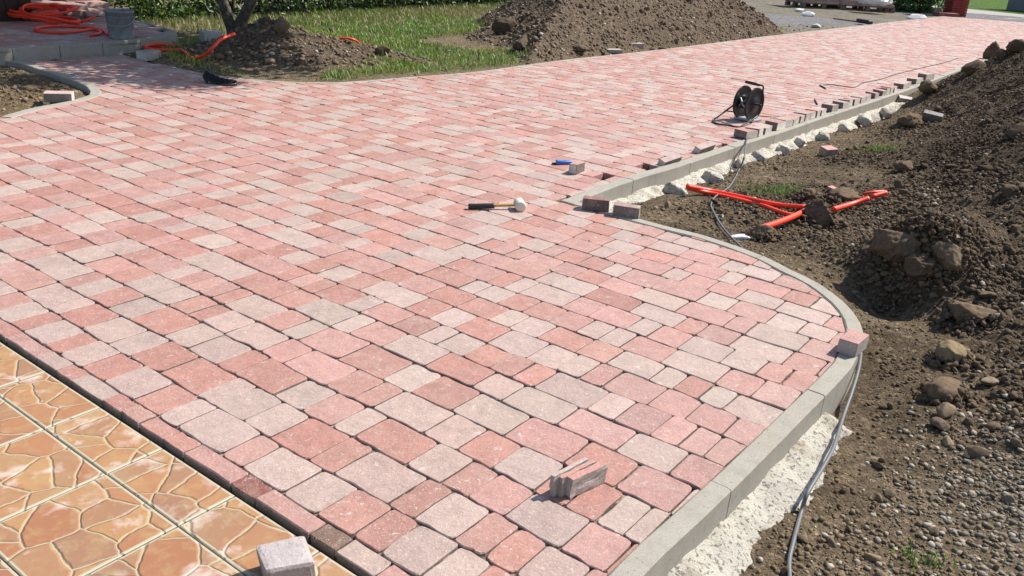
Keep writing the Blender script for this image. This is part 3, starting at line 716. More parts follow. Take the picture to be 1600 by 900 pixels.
# ------------------------------------------------------------------ GARDEN terrain behind and left
foot0, foot1 = G(835, 95), G(1232, 55); fd = foot1 - foot0; FL = np.linalg.norm(fd); fd /= FL; fn = np.array([-fd[1], fd[0]])
m2c = G(440, 100) + np.array([-.1, .45])
PLATZ = .118
PLAT = [(-160, 82), (0, 76.5), (107, 70), (212, 63), (262, 56.5), (277, 49), (262, 42.5), (235, 36), (205, 31), (120, 18), (0, 8), (-160, 0)]
plat = np.array([G(x, y, PLATZ) for x, y in PLAT])
bedpoly = np.array(list(bed) + [bed[-1] + dl * 1.6, G(-120, 104)])
def in_poly(Q, P): return inside(Q, P, np.roll(P, -1, 0))
def h_garden(Q):
    z = -.02 + .012 * fbm(Q * .8, 3, 61) + .008 * fbm(Q * 5, 3, 62)
    r = Q - foot0; s = r @ fd; t = r @ fn
    hh = np.minimum(t * .72, 1.2); hh = np.minimum(hh, (s + .15 - .85 * t) * .6); hh = np.minimum(hh, (FL + .3 - s) * .55); back = (3.6 - t) * .72; hh = hh + .10 * fbm(Q * 1.1, 3, 60) * smooth(.05, .4, hh)
    hh = np.minimum(hh, back); m1 = smooth(-.12, .12, hh)
    z = np.maximum(z, z + np.maximum(hh, 0) + m1 * (.05 * fbm(Q * 2.2, 5, 63, .6)))
    q = Q - m2c; r2 = np.hypot(q[:, 0] / 1.12, q[:, 1] / .88); r3 = np.hypot((q[:, 0] + .25) / .35, (q[:, 1] - .1) / .4)
    h2 = .30 * np.exp(-(r2 ** 2) * 1.6) + .12 * np.exp(-r3 ** 2 * 1.3); m2 = smooth(.02, .10, h2)
    z = z + h2 + m2 * (.05 * fbm(Q * 4, 5, 64, .62)) + .02 * m2 * fbm(Q * 14, 3, 65)
    bd = dist_poly(Q, segs_of(OUTL, True)); m3 = smooth(1.2, .3, bd) * .7
    # fresh diggings between the mounds
    g3 = G(610, 95); q3 = Q - g3; h3 = .07 * np.exp(-((q3[:, 0] / .5) ** 2 + (q3[:, 1] / .28) ** 2)); z = z + h3 * (1 + fbm(Q * 6, 4, 66)); m4 = smooth(.015, .04, h3)
    g4 = G(795, 62); q4 = Q - g4; h4 = .17 * np.exp(-((q4[:, 0] / .5) ** 2 + (q4[:, 1] / .8) ** 2)); z = z + h4 * (1 + .6 * fbm(Q * 5, 4, 67)); m5 = smooth(.02, .06, h4)
    dirt = np.clip(np.maximum.reduce([m1, m2, m4, m5]), 0, 1)
    nb = in_poly(Q, bedpoly); z = np.where(nb, -.05 + .03 * fbm(Q * 5, 4, 68) - .05 * smooth(.5, .1, bd) * 0, z); dirt = np.where(nb, .25, dirt)
    pl = in_poly(Q, plat) ; z = np.where(pl, np.minimum(z, .0), z)
    z = z * smooth(.0, .22, bd) - .022 * (1 - smooth(.0, .22, bd))
    return z, (dirt, nb, bd)
def lawn_mask(Q):
    z, (dirt, nb, bd) = h_garden(Q)
    g = smooth(.36, .55, fbm(Q * .9 + 3, 3, 71) * .6 + .58) * (1 - dirt) * (~nb) * smooth(.1, .45, bd)
    s = (Q - foot0) @ fd; beyond = smooth(FL - .5, FL + 1.5, s); g = g * (1 - beyond) * smooth(-4.4, -3.2, Q[:, 0] + .0 * Q[:, 1])
    return g, z
def gardcol(Q, z, ex):
    dirt, nb, bd = ex; n = (fbm(Q * 2.5, 4, 72) * .5 + .5)[:, None]
    c = np.array([.215, .165, .105]) * (.8 + .4 * n); dk = np.array([.155, .115, .080]) * (.75 + .5 * n)
    c = c * (1 - dirt[:, None]) + dk * dirt[:, None]
    g, _ = lawn_mask(Q); c = c * (1 - .6 * g[:, None]) + np.array([.10, .13, .04]) * .6 * g[:, None]
    s = (Q - foot0) @ fd; b = smooth(FL - .2, FL + 1.5, s)[:, None]; c = c * (1 - b) + np.array([.23, .20, .15]) * (.8 + .4 * n) * b
    gv = (smooth(.45, .6, fbm(Q * .5 + 9, 3, 73) * .5 + .5)[:, None]) * b; c = c * (1 - gv) + np.array([.24, .23, .23]) * gv
    b2 = nb[:, None] * np.ones(3); c = c * (1 - b2) + np.array([.20, .145, .085]) * (.8 + .4 * n) * b2
    return c
XG = axis(-9, 16, .045, 2.5, 1.012, .25); YG = axis(6.0, 30, .045, 11.5, 1.010, .25)
def keep_g(Q):
    ins = inside(Q); bd = dist_poly(Q, segs_of(OUTL, True)); rt = dist_poly(Q, S_RIGHT) < dist_poly(Q, segs_of(list(topl) + list(bed)))
    return ~(ins & (bd > .06)) & ~rt
def hf_g(Q):
    z, ex = h_garden(Q); ins = inside(Q); z = np.where(ins | (ex[2] < .06), np.minimum(z, -.055), z); return z, ex
gard = grid_mesh('garden_ground', XG, YG, hf_g, gardcol, keep_g, SOIL); gard['kind'] = 'structure'
# far ground sheet
gx = np.array([-400, 400]); me = mesh_np('ground', np.array([(-400, -60, -.30), (400, -60, -.30), (400, 600, -.30), (-400, 600, -.30)], float), np.array([[0, 1, 2, 3]]), np.tile([.16, .13, .09], (4, 1)))
o = link('ground', me, SOIL); o['kind'] = 'structure'
gd = np.array([G(1475, 25)[0], G(1475, 25)[1]]); e0 = G(1475, 22); e1 = G(1760, 53); ed = (e1 - e0); ed /= np.linalg.norm(ed); en = np.array([-ed[1], ed[0]])
def strip(name, a, b, z, mat, col=None, kind='structure', l0=-30, l1=60):
    P = [e0 + ed * l0 + en * a, e0 + ed * l1 + en * a, e0 + ed * l1 + en * b, e0 + ed * l0 + en * b]
    me = mesh_np(name, np.array([(p[0], p[1], z) for p in P]), np.array([[0, 1, 2, 3]]), None if col is None else np.tile(col, (4, 1)))
    o = link(name, me, mat); o['kind'] = kind; return o
def offn(x, y): return float((G(x, y) - e0) @ en)
print('strip offsets', offn(1560, 22), offn(1503, 24), offn(1504, 14), offn(1590, 20))
rd0 = offn(1560, 26.5); rd1 = offn(1560, 17.5)
strip('verge', .25, rd0 + .3, -.03, SOIL, [.20, .165, .115])
strip('street', rd0, rd1, -.024, mat_plain('pale_asphalt', (.33, .31, .27), .9, .1, 3, .002, .2))
strip('meadow', rd1, rd1 + 120, -.02, SOIL, [.085, .15, .028])

# ------------------------------------------------------------------ CLODS, stones and gravel on the dug soil
def sample(n, fn):
    out = []; 
    while len(out) < n:
        out += list(fn(n))
    return np.array(out[:n])
def zr(Q): z, r_, d = h_right(Q); return z, r_, d
def right_pts(n, wmound, dmin=.12, near=True):
    Q = np.c_[rng.uniform(.35, 6.5, n * 6), 1.3 + 10.5 * rng.random(n * 6) ** 1.5]
    Q = Q[~inside(Q)]; z, r_, d = zr(Q); left = dist_poly(Q, segs_of(topl)) < d
    pr = np.where(left | (d < dmin + .03), 0, (1 - wmound) + wmound * r_) * (1 + 1.0 * (Q[:, 1] < 3.4)); vis = (Q[:, 0] / Q[:, 1] < .85) 
    clump = smooth(-.3, .3, fbm(Q * 2.6, 3, 91)); pr = pr * vis * (.25 + .75 * clump)
    k = rng.random(len(Q)) < pr; return np.c_[Q[k], z[k]], r_[k]
def soil_cols(P, r_, pale=.06, k=1.0):
    n = len(r_); d = dist_poly(P[:, :2], S_RIGHT); c = soilcol(P[:, :2], P[:, 2], (r_, d)) * rng.lognormal(0, .16, (n, 1)) * .92
    p = (rng.random(n) < pale)[:, None]; return np.where(p, np.array([.36, .32, .265])[None] * rng.uniform(.6, 1.25, (n, 1)), c) * k
P3, r3 = right_pts(30000, .42, .10); P3 = P3[:46000]; r3 = r3[:46000]
scatter('fine_clods', P3, .003 + .007 * rng.random(len(P3)) ** 2.2 + .004 * r3, 1, soil_cols(P3, r3, .04), CLOD, .25)['kind'] = 'stuff'
P2, r2 = right_pts(9500, .9, .16); P2 = P2[:11000]; r2 = r2[:11000]
scatter('clods', P2, .008 + .015 * rng.random(len(P2)) ** 2.6, 2, soil_cols(P2, r2, .015), CLOD, .2)['kind'] = 'stuff'
Pb, rb = right_pts(420, .985, .35); ok_ = rb > .3; Pb = Pb[ok_][:150]; rb = rb[ok_][:150]
scatter('large_clods', Pb, .022 + .038 * rng.random(len(Pb)) ** 3, 3, soil_cols(Pb, rb, .0, .92), CLOD, .25)['kind'] = 'stuff'
# gravelly patch at the lower right
n = 2600; Q = np.c_[rng.normal(1.85, .42, n), rng.normal(2.25, .38, n)]; Q = Q[(~inside(Q)) & (Q[:, 1] > 1.4)]; z, r_, d = zr(Q); k = d > .3; Q = Q[k]; z = z[k]
cl = np.array([.30, .265, .215])[None] * rng.uniform(.45, 1.35, (len(Q), 1)) * np.array([1, .98, .95]); 
scatter('gravel', np.c_[Q, z], .004 + .009 * rng.random(len(Q)) ** 2, 1, cl, CLOD, .2, True, .7 * np.ones(len(Q)))['kind'] = 'stuff'
# gravel and crumbs in the garden and on the mounds
def garden_pts(n, f):
    Q = np.c_[rng.uniform(-6, 9, n), rng.uniform(6.6, 20, n)]; Q = Q[~inside(Q)]
    z, (dirt, nb, bd) = h_garden(Q); rt = dist_poly(Q, S_RIGHT) < bd + .01; pl = in_poly(Q, plat)
    pr = np.where(rt | pl | (bd < .08), 0, f(dirt, nb)); k = rng.random(len(Q)) < pr; return np.c_[Q[k], z[k]], dirt[k]
Pg, rg = garden_pts(70000, lambda d_, nb: .04 + .96 * d_)
cg = np.array([.15, .112, .080])[None] * rng.uniform(.7, 1.6, (len(Pg), 1)); pp = rng.random(len(Pg)) < .06; cg[pp] = np.array([.40, .37, .32]) * rng.uniform(.7, 1.3, (pp.sum(), 1))
scatter('mound_crumbs', Pg, .010 + .018 * rng.random(len(Pg)) ** 2.5, 1, cg, CLOD, .25)['kind'] = 'stuff'
Pg, rg = garden_pts(7000, lambda d_, nb: .9 * d_); cg = np.array([.135, .10, .07])[None] * rng.uniform(.7, 1.5, (len(Pg), 1))
scatter('mound_clods', Pg, .022 + .045 * rng.random(len(Pg)) ** 3, 2, cg, CLOD, .25)['kind'] = 'stuff'
# crumbs in the left bed
lo, hi_ = bedpoly.min(0), bedpoly.max(0); Q = lo + (hi_ - lo) * rng.random((2600, 2)); bd_ = dist_poly(Q, segs_of(bed)); k = in_poly(Q, bedpoly) & (bd_ > .11); Q = Q[k]
z = h_garden(Q)[0]; scatter('bed_clods', np.c_[Q, z], .007 + .022 * rng.random(len(Q)) ** 5, 2, np.array([.17, .12, .072])[None] * rng.uniform(.7, 1.4, (len(Q), 1)), CLOD, .25)['kind'] = 'stuff'

def hit(px, py, hf, lo=0.6, hi=45):
    """where the sight line through a surveyed point meets the terrain"""
    a = G(px, py, 0.0); a = a / np.linalg.norm(a); d0 = np.linalg.norm(G(px, py, 0.0)); ds = np.linspace(d0 * .45, d0 * 1.12, 260)
    Q = a[None] * ds[:, None]; z = hf(Q); ray = H * (1 - ds / d0)
    k = np.where(z >= ray)[0]
    if len(k) == 0: return G(px, py, 0.0)
    return Q[k[0]]
HR = lambda Q: h_right(Q)[0]
HG = lambda Q: h_garden(Q)[0]
def zsoil(x, y): return float(h_right(np.array([[x, y]]))[0][0])
def stone(px, py, rx, ry, rz, seed, col, name, label, cat, sub=4, rot=None, group=None, amp=.38, chunky=6, garden=False, zoff=0, sinkf=.55, z=None):
    g = hit(px, py, HG if garden else HR); zz = float((HG if garden else HR)(np.array([g]))[0])
    if z is not None: zz = z; g = G(px, py, zz)
    V, Fc = rock(sub, seed, amp, 1.15, 1, chunky)
    V = V * np.array([rx, ry, rz]); V = V + (fbm(V * 60, 3, seed) * .10 * min(rx, ry, rz))[:, None] * (V / np.linalg.norm(V, axis=1)[:, None])
    c = np.array(col)[None] * (1.25 + .3 * fbm(V * 14, 3, seed + 3))[:, None]
    o = link(name, mesh_np(name, V, Fc, c, name != 'clod'), CLOD, None, (g[0], g[1], zz + rz * sinkf + zoff), (0, 0, seed * 1.3 if rot is None else rot))
    return setp(o, label, cat, group)
BRS = (.19, .145, .085); DKS = (.098, .070, .047); MDS = (.120, .086, .056)
stone(1490, 566, .075, .060, .055, 3, BRS, 'boulder', 'sandy brown rounded stone lying on the dug soil right of the brick on the kerb', 'stone', rot=-.5)
stone(1478, 622, .082, .058, .052, 14, MDS, 'boulder', 'wide dark brown broken stone just below the sandy brown one', 'stone', rot=.2)
stone(1478, 652, .042, .034, .030, 8, (.17, .125, .085), 'stone', 'small round brown stone under the dark broken stone', 'stone', 3)
stone(1466, 668, .036, .026, .022, 9, (.14, .10, .075), 'stone', 'small flat reddish brown stone, lowest of the group of stones', 'stone', 3)
stone(1545, 602, .040, .030, .020, 10, (.17, .13, .09), 'stone', 'flat pale brown stone to the right of the dark broken stone', 'stone', 3)
stone(1524, 714, .055, .030, .024, 12, (.12, .088, .06), 'stone', 'flat dark stone half buried above the gravel patch', 'stone', 3)
stone(1480, 694, .026, .02, .02, 13, (.24, .19, .12), 'stone', 'small tan stone at the top of the gravel patch', 'stone', 3)
stone(1277, 348, .10, .085, .085, 21, DKS, 'clod', 'big dark earth clod at the end of the crossing orange conduits', 'clod', 5, amp=.5, sinkf=.35)
stone(1190, 372, .075, .05, .05, 22, DKS, 'clod', 'dark earth clod in front of the short orange conduit', 'clod', 4, amp=.5)
stone(1262, 312, .08, .06, .05, 23, MDS, 'clod', 'brown earth clod behind the orange conduits', 'clod', 4, amp=.5)
stone(1318, 316, .10, .07, .055, 24, MDS, 'clod', 'flat brown clod between the two orange conduits beside the pink slab', 'clod', 4, amp=.5)
stone(1420, 196, .13, .10, .07, 25, MDS, 'clod', 'dark brown clod on the flat soil left of the grey paver piece', 'clod', 4, amp=.5)
stone(1430, 425, .085, .075, .06, 26, DKS, 'clod', 'large crumbly earth lump standing over the shaded hollow', 'clod', 5, amp=.6, sinkf=.3)
stone(1480, 408, .08, .07, .065, 27, MDS, 'clod', 'tall earth lump behind the large crumbly one', 'clod', 5, amp=.6, sinkf=.3)
stone(1395, 395, .10, .09, .08, 28, DKS, 'clod', 'broken dark clod on the left rim of the shaded hollow', 'clod', 5, amp=.6, sinkf=.4)
stone(1510, 500, .10, .08, .06, 29, MDS, 'clod', 'rounded brown clod above the sandy brown stone', 'clod', 5, amp=.5)
stone(1575, 310, .07, .06, .05, 30, DKS, 'clod', 'dark clod high on the slope at the right edge', 'clod', 4, amp=.5)
stone(1590, 215, .085, .07, .06, 33, DKS, 'clod', 'large dark clod near the top of the slope at the right edge', 'clod', 4, amp=.5)
stone(1412, 268, .07, .06, .05, 34, MDS, 'clod', 'brown clod on the slope above the far orange conduit', 'clod', 4, amp=.5)
stone(1522, 112, .13, .11, .09, 31, DKS, 'clod', 'dark clod on the crest where the kerb disappears', 'clod', 4, amp=.5, sinkf=.5)
stone(1545, 92, .10, .09, .17, 32, DKS, 'clod', 'tall pointed clod standing on the crest of the soil heap', 'clod', 4, amp=.6, sinkf=.7)
stone(1566, 90, .09, .08, .05, 35, DKS, 'clod', 'low clod right of the pointed one on the crest', 'clod', 4, amp=.5)
stone(1590, 80, .13, .10, .08, 36, DKS, 'clod', 'wide clod on the crest at the right edge', 'clod', 4, amp=.5)
stone(1450, 145, .16, .10, .09, 37, MDS, 'clod', 'brown clod at the foot of the heap beside the far kerb', 'clod', 4, amp=.5)
stone(1043, 324, .035, .03, .028, 38, (.20, .15, .10), 'stone', 'small brown stone in front of the white mortar lumps', 'stone', 3)
stone(790, 50, .19, .14, .12, 41, (.09, .065, .045), 'clod', 'large dark clod at the left foot of the long soil mound', 'clod', 4, garden=True, sinkf=.4)
stone(815, 75, .14, .10, .08, 42, (.09, .065, .045), 'clod', 'dark clod in front of the large one, near the paving edge', 'clod', 4, garden=True)
stone(905, 80, .12, .08, .05, 43, (.11, .08, .058), 'clod', 'flat clod at the foot of the long mound beside the paving', 'clod', 4, garden=True)
stone(438, 50, .10, .09, .10, 44, (.11, .082, .056), 'clod', 'pointed clod on top of the small mound by the tree', 'clod', 4, garden=True, sinkf=.5)
stone(518, 52, .06, .05, .06, 45, (.14, .10, .07), 'clod', 'single brown clod right of the small mound', 'clod', 3, garden=True)
stone(598, 84, .08, .06, .05, 46, (.09, .065, .045), 'clod', 'dark clod in the lawn between the two mounds', 'clod', 3, garden=True)

cr, cz = [], []
for px, py, r_ in ((1430, 425, .16), (1480, 408, .17), (1395, 395, .14), (1277, 348, .15), (1190, 372, .10), (1510, 500, .13), (1262, 312, .11), (1318, 316, .13), (1420, 196, .17), (1478, 622, .11), (1490, 566, .10), (1575, 310, .1), (1590, 215, .12)):
    g = hit(px, py, HR); n = 240; a = rng.uniform(0, 6.283, n); rr = r_ * (.35 + .75 * rng.random(n)); Q = g + np.c_[np.cos(a) * rr, np.sin(a) * rr * .85]; k = ~inside(Q); Q = Q[k]; rr = rr[k]
    z = h_right(Q)[0]; cr.append(np.c_[Q, z + .035 * np.exp(-(rr / r_ - .45) ** 2 * 8)])
cr = np.concatenate(cr); r_ = np.full(len(cr), .8)
scatter('clod_crumbs', cr, .006 + .016 * rng.random(len(cr)) ** 2.4, 2, soil_cols(cr, r_, .01), CLOD, .15)['kind'] = 'stuff'

# ------------------------------------------------------------------ white mortar haunch along the kerbs
def haunch(out, i0, i1, wid, zt, parent, seed, wmod=None):
    pts = resample(out[i0:i1], .018); n = len(pts); m = 16; V = []; O = pts[0]
    for i, p in enumerate(pts):
        t = pts[min(i + 3, n - 1)] - pts[max(i - 3, 0)]; t /= np.linalg.norm(t) + 1e-9; nr = np.array([t[1], -t[0]])
        for k in range(m):
            a = k / (m - 1); V.append([*(p + nr * (-.01 + a * wid)), a, i / n])
    V = np.array(V); Q = V[:, :2]; a = V[:, 2]; s = V[:, 3]
    g = h_right(Q)[0]; ww = (.75 + .5 * fbm(Q * 5, 3, seed)); 
    endf = smooth(0, .04, s) * smooth(1, .96, s)
    z = g + (zt - g) * np.clip(1 - (a / np.clip(ww, .3, 1.4)) ** 1.6, -.3, 1) * endf - .012 * (1 - endf)
    z += .012 * fbm(Q * 30, 4, seed + 1) + .02 * fbm(Q * 9, 3, seed + 2) - .02 * (a > .93)
    I = np.arange(len(Q)).reshape(n, m); Fq = np.stack([I[:-1, :-1], I[:-1, 1:], I[1:, 1:], I[1:, :-1]], -1).reshape(-1, 4)
    loc = parent.location
    me = mesh_np('mortar_haunch', np.c_[Q[:, 0] - loc[0], Q[:, 1] - loc[1], z], Fq, None, True); return link('mortar_haunch', me, LIME, parent)
def idx_near(out, g): return int(np.argmin([np.linalg.norm(p - g) for p in out]))
ia = 0; ib = idx_near(k1out, G(1335, 600, 0))
haunch(k1out, ia, ib, .17, -.085, K1, 5)
haunch(k2out, 0, idx_near(k2out, G(1420, 141)), .15, -.088, K2, 6)
# ragged white lumps left by the shovel along the far kerb
LU = [(940, 322, .06), (1050, 295, .10), (1118, 276, .10), (1160, 256, .07), (1190, 245, .07), (1222, 233, .07), (1252, 222, .08), (1286, 212, .09), (1320, 200, .08), (1355, 187, .10), (1388, 174, .09), (1410, 160, .09)]
LUL = ['rounded white mortar lump beside the two bricks at the corner', 'broad white mortar lump left of the orange conduits', 'pale mortar lump where the orange conduits leave the kerb', 'grey-white mortar lump just right of the orange conduits', 'small mortar lump behind the grey cable', 'mortar lump right of the grey cable', 'mortar lump above the loose pink brick', 'long white mortar lump sloping from the kerb behind the loose pink brick', 'low white mortar lump between two larger ones', 'tall white mortar lump by the far kerb', 'white mortar lump second from the far end of the row', 'last and smallest-looking white mortar lump by the far kerb']
for i, ((px, py, r_), lb) in enumerate(zip(LU, LUL)):
    g = G(px, py, -.1); V, Fc = ICO[5]; V = np.sign(V) * np.abs(V) ** .55; V = V * (1 + .22 * fbm(V * 1.6 + i * 3.1, 4, 300 + i, .6) - .10 * np.abs(fbm(V * 7 + i, 3, 320 + i)))[:, None]; V = V * np.array([r_ * rng.uniform(.6, 1.0), r_ * rng.uniform(.4, .6), rng.uniform(.034, .052)]); V += (.006 * fbm(V * 45, 4, i))[:, None] * (V / np.linalg.norm(V, axis=1)[:, None])
    o = link('mortar_lump', mesh_np('mortar_lump', V, Fc, None, False), LIME, None, (g[0] + rng.normal(0, .015), g[1] + rng.normal(0, .015), -.118), (rng.normal(0, .15), R(24) + rng.normal(0, .15), R(-42) + rng.normal(0, .45))); setp(o, lb, 'mortar lump', 'white mortar lumps along the far kerb')

# ------------------------------------------------------------------ loose pavers and bricks
def brick_mesh(sx, sy, sz, top, side, end=None, wear=.0035, jit=.0015, name='paver'):
    V, Fc = box(sx, sy, sz); V = [(x + rng.normal(0, jit), y + rng.normal(0, jit), z + (rng.normal(0, jit) if z > 0 else 0)) for x, y, z in V]
    V, Fc = bevelled(V, Fc, wear, 2); cl = []
    for f in Fc:
        a, b, c = [Vector(V[i]) for i in f[:3]]; n = (b - a).cross(c - a)
        if n.length > 0: n.normalize()
        if n.z < 0 and False: n = -n
        cz = sum(V[i][2] for i in f) / len(f); cx = abs(sum(V[i][0] for i in f) / len(f)); cy = abs(sum(V[i][1] for i in f) / len(f))
        cl.append(top if cz > sz * .93 else (end if (end and cx > sx * .46) else side))
    return mesh(name, V, Fc, cl)
SIDE = (.24, .205, .18); ENDC = (.50, .47, .42); SIDED = (.15, .115, .10)
def loose(px, py, sx, sy, sz, rz, top, side, end, label, cat='paver', group=None, z=0, tilt=(0, 0), name='loose_paver', mat=None):
    g = G(px, py, z); o = link(name, brick_mesh(sx, sy, sz, top, side, end, name=name), mat or PAV, None, (g[0], g[1], z), (tilt[0], tilt[1], rz)); return setp(o, label, cat, group)
def head(h): return R(90 - h)       # heading (clockwise from +Y) -> rotation
kd = farin[6] - farin[3]; KH = math.atan2(kd[1], kd[0])
# bricks at the corner, side colours darkened as painted shade on the front faces
loose(931, 328, .155, .062, .070, R(-11), (.24, .095, .08), (.13, .095, .085), (.62, .59, .53), 'long dark red topped brick piece in front of the kerb corner, left of its twin', z=.001)
loose(978, 337.5, .150, .06, .064, R(-13), (.32, .20, .17), (.185, .150, .135), (.42, .39, .35), 'grey-sided brick piece in front of the kerb corner, right of its twin', z=.001)
# cut piece beside the knife
loose(901, 269, .055, .13, .065, ANG_A + .12, (.42, .26, .22), (.58, .55, .49), (.16, .12, .10), 'cut paver with a white sawn side beside the blue knife', z=.001)
# brick on the kerb end
loose(1330, 547, .075, .125, .060, R(-39), PINK, (.42, .37, .33), (.36, .31, .28), 'pink topped block standing alone on the curved kerb near the stones', z=.005)
# brick on the soil bed
loose(93, 158, .2, .12, .07, R(18), (.52, .38, .33), (.24, .19, .15), (.60, .55, .50), 'pale pink block lying in the soil bed inside the left kerb', z=-.012)
# soil bricks
def lsoil(px, py, sx, sy, sz, rz, tilt, top, side, end, label):
    g = hit(px, py, HR); zz = zsoil(*g)
    o = link('loose_paver', brick_mesh(sx, sy, sz, top, side, end, name='loose_paver'), PAV, None, (g[0], g[1], zz - .005), (*tilt, rz)); return setp(o, label, 'paver')
lsoil(1293, 243, .11, .10, .07, R(20), (.1, -.05), (.50, .24, .20), (.30, .23, .19), None, 'small pink topped block lying on the soil near the white lumps')
lsoil(1455, 190, .17, .05, .10, R(-30), (.5, .1), (.36, .33, .30), (.20, .18, .165), None, 'grey paver piece tilted on the soil beside the dark brown clod')
lsoil(1413, 158, .15, .10, .05, R(-10), (.2, .1), (.42, .38, .33), (.3, .26, .22), None, 'pale paver piece at the foot of the heap near the far kerb')
lsoil(1311, 303, .16, .09, .02, R(-38), (-.1, .2), (.40, .17, .14), (.34, .17, .14), None, 'thin pink slab piece sticking out of the soil above the crossing conduits')
# the big block on the tiles
g = G(446, 862, .064); o = link('loose_paver', brick_mesh(.120, .118, .078, (.42, .365, .355), (.27, .24, .23), None, .012, .005, 'loose_paver'), PAV, None, (g[0], g[1], -.014), (0, 0, R(28)))
setp(o, 'worn whitish pink block resting on the tiles at the bottom edge of the photo', 'paver')
# three sawn slices standing together
g0 = G(855, 775) + .5 * (G(940, 751.6) - G(889, 778)); hb = R(43.5); d91 = np.array([math.sin(R(91.5)), math.cos(R(91.5))])
for i, (off, th, ln_, hh, tp, lb) in enumerate(((-.036, .013, .140, .066, (.44, .36, .31), 'thin grey topped sawn slice standing at the left of the three slices'), (-.010, .014, .136, .064, (.45, .22, .18), 'middle sawn slice of the three with a pink top'), (.022, .022, .136, .062, (.46, .22, .18), 'thickest sawn slice at the right of the three with a pink top'))):
    du = d91 * (.012, .034, .058)[i]; dv = np.zeros(2)
    V, Fc = box(ln_, th, hh); bm = bmesh.new(); vs = [bm.verts.new(v) for v in V]; [bm.faces.new([vs[k] for k in f]) for f in Fc]
    bmesh.ops.subdivide_edges(bm, edges=bm.edges, cuts=5, use_grid_fill=True)
    for v in bm.verts:
        q = v.co * 60; v.co.y += .0028 * float(vnoise(np.array([[q.x, q.y * .2, q.z]]), 7 + i)[0]) + .0012 * float(vnoise(np.array([[q.x * 3, i, q.z * 3]]), 9)[0]); v.co.x += .004 * float(vnoise(np.array([[q.y, q.z, 3 + i]]), 4)[0]) * (abs(v.co.x) > ln_ * .49)
    bm.verts.index_update(); V = [v.co.copy() for v in bm.verts]; Fc = [tuple(v.index for v in f.verts) for f in bm.faces]; bm.free()
    cl = [tp if sum(V[k][2] for k in f) / len(f) > hh * .985 else (.40, .35, .31) for f in Fc]
    o = link('paver_slice', mesh('paver_slice', V, Fc, cl), PAV, None, (g0[0] + du[0] + dv[0], g0[1] + du[1] + dv[1], .002), (R(-3 + 2 * i), 0, hb + R(2.5 - 2.5 * i))); setp(o, lb, 'paver slice', 'sawn paver slices standing on the paving')
# the row of pavers standing along the far kerb: (left px, right px, kind) kind l=pale end faces us, d=dark side and end
ROWB = [(1019, 1078, 'tilt'), (1078, 1127, 'tilt'), (1145, 1177, 'dark'), (1176, 1189, 'l'), (1188, 1201, 'l'), (1202, 1222, 'w'), (1221, 1233, 'l'), (1232, 1244, 'l'), (1244, 1252, 'l'), (1252, 1260, 'l'), (1260, 1269, 'l'), (1269, 1277, 'l'), (1277, 1286, 'l'), (1287, 1304, 'dark'), (1305, 1321, 'dark'), (1321, 1327, 'l'), (1328, 1340, 'l'), (1340, 1348, 'l'), (1348, 1356, 'l'), (1357, 1368, 'dark'), (1369, 1380, 'dark'), (1380, 1386, 'l'), (1386, 1391, 'l'), (1391, 1397, 'l'), (1397, 1418, 'dark'), (1418, 1437, 'dark'), (1438, 1453, 'dark')]
ORD = ['first', 'second', 'third', 'fourth', 'fifth', 'sixth', 'seventh', 'eighth', 'ninth', 'tenth', 'eleventh', 'twelfth', 'thirteenth', 'fourteenth', 'fifteenth', 'sixteenth', 'seventeenth', 'eighteenth', 'nineteenth', 'twentieth', 'twenty-first', 'twenty-second', 'twenty-third', 'twenty-fourth', 'twenty-fifth', 'twenty-sixth']
def kline(px):
    xs = [p[0] for p in FARIN]; ys = [p[1] for p in FARIN]; return float(np.interp(px, xs, ys))
ri = 0
for (a, b, kd_) in ROWB:
    cx = (a + b) / 2; g = G(cx, kline(cx) - 1); ga, gb = G(a, kline(a)), G(b, kline(b)); L_ = float(np.linalg.norm(gb - ga)); dv = (gb - ga) / L_; th = math.atan2(dv[1], dv[0]); nr = np.array([-dv[1], dv[0]])
    if kd_ == 'tilt':
        c = g + nr * .035; i_ = ROWB.index((a, b, kd_))
        me = brick_mesh(.215, .052, .095, (.36, .26, .23), (.155, .13, .115), (.52, .49, .44), name='edge_paver')
        o = link('edge_paver', me, PAV, None, (c[0], c[1], -.045 + .008 * i_), (R(22), R(-4), th - .12))
        setp(o, ['grey-sided paver tilted half out of the gap, nearest to the kerb corner', 'tilted paver with a pale end, between the nearest tilted one and the cable reel'][i_], 'paver', 'pavers set out along the far kerb')
        continue
    th2 = th + (rng.normal(0, .06)); depth = .12
    side = {'l': (.62, .57, .51), 'w': (.78, .75, .68), 'dark': (.58, .53, .47)}[kd_]
    side = tuple(np.array(side) * rng.uniform(.88, 1.12)); tp = tint(rng.choice(['p', 'g', 's']))
    k0 = {'l': 0., 'w': .28, 'dark': .52}[kd_]; wdt = max(.034, L_ * (1 - k0) * .86); c = ga + dv * (L_ * (k0 + (1 - k0) / 2)) + nr * (depth / 2 - .03)
    # slim bricks: flank along the kerb coloured dark to paint in its shade, their pale sawn end looks over it
    me = brick_mesh(wdt, depth, .064 * rng.uniform(.92, 1.1), tp, side, (.17, .135, .12), .003, name='edge_paver')
    o = link('edge_paver', me, PAV, None, (c[0], c[1], .003), (rng.normal(0, .03), rng.normal(0, .03), th2 - (R(10) if kd_ == 'dark' else 0)))
    wd = {'l': 'narrow pale paver', 'w': 'wide brightest paver', 'dark': 'dark-flanked paver'}[kd_]
    setp(o, f'{wd} on the far kerb, {ORD[ri]} from the reel', 'paver', 'pavers set out along the far kerb'); ri += 1
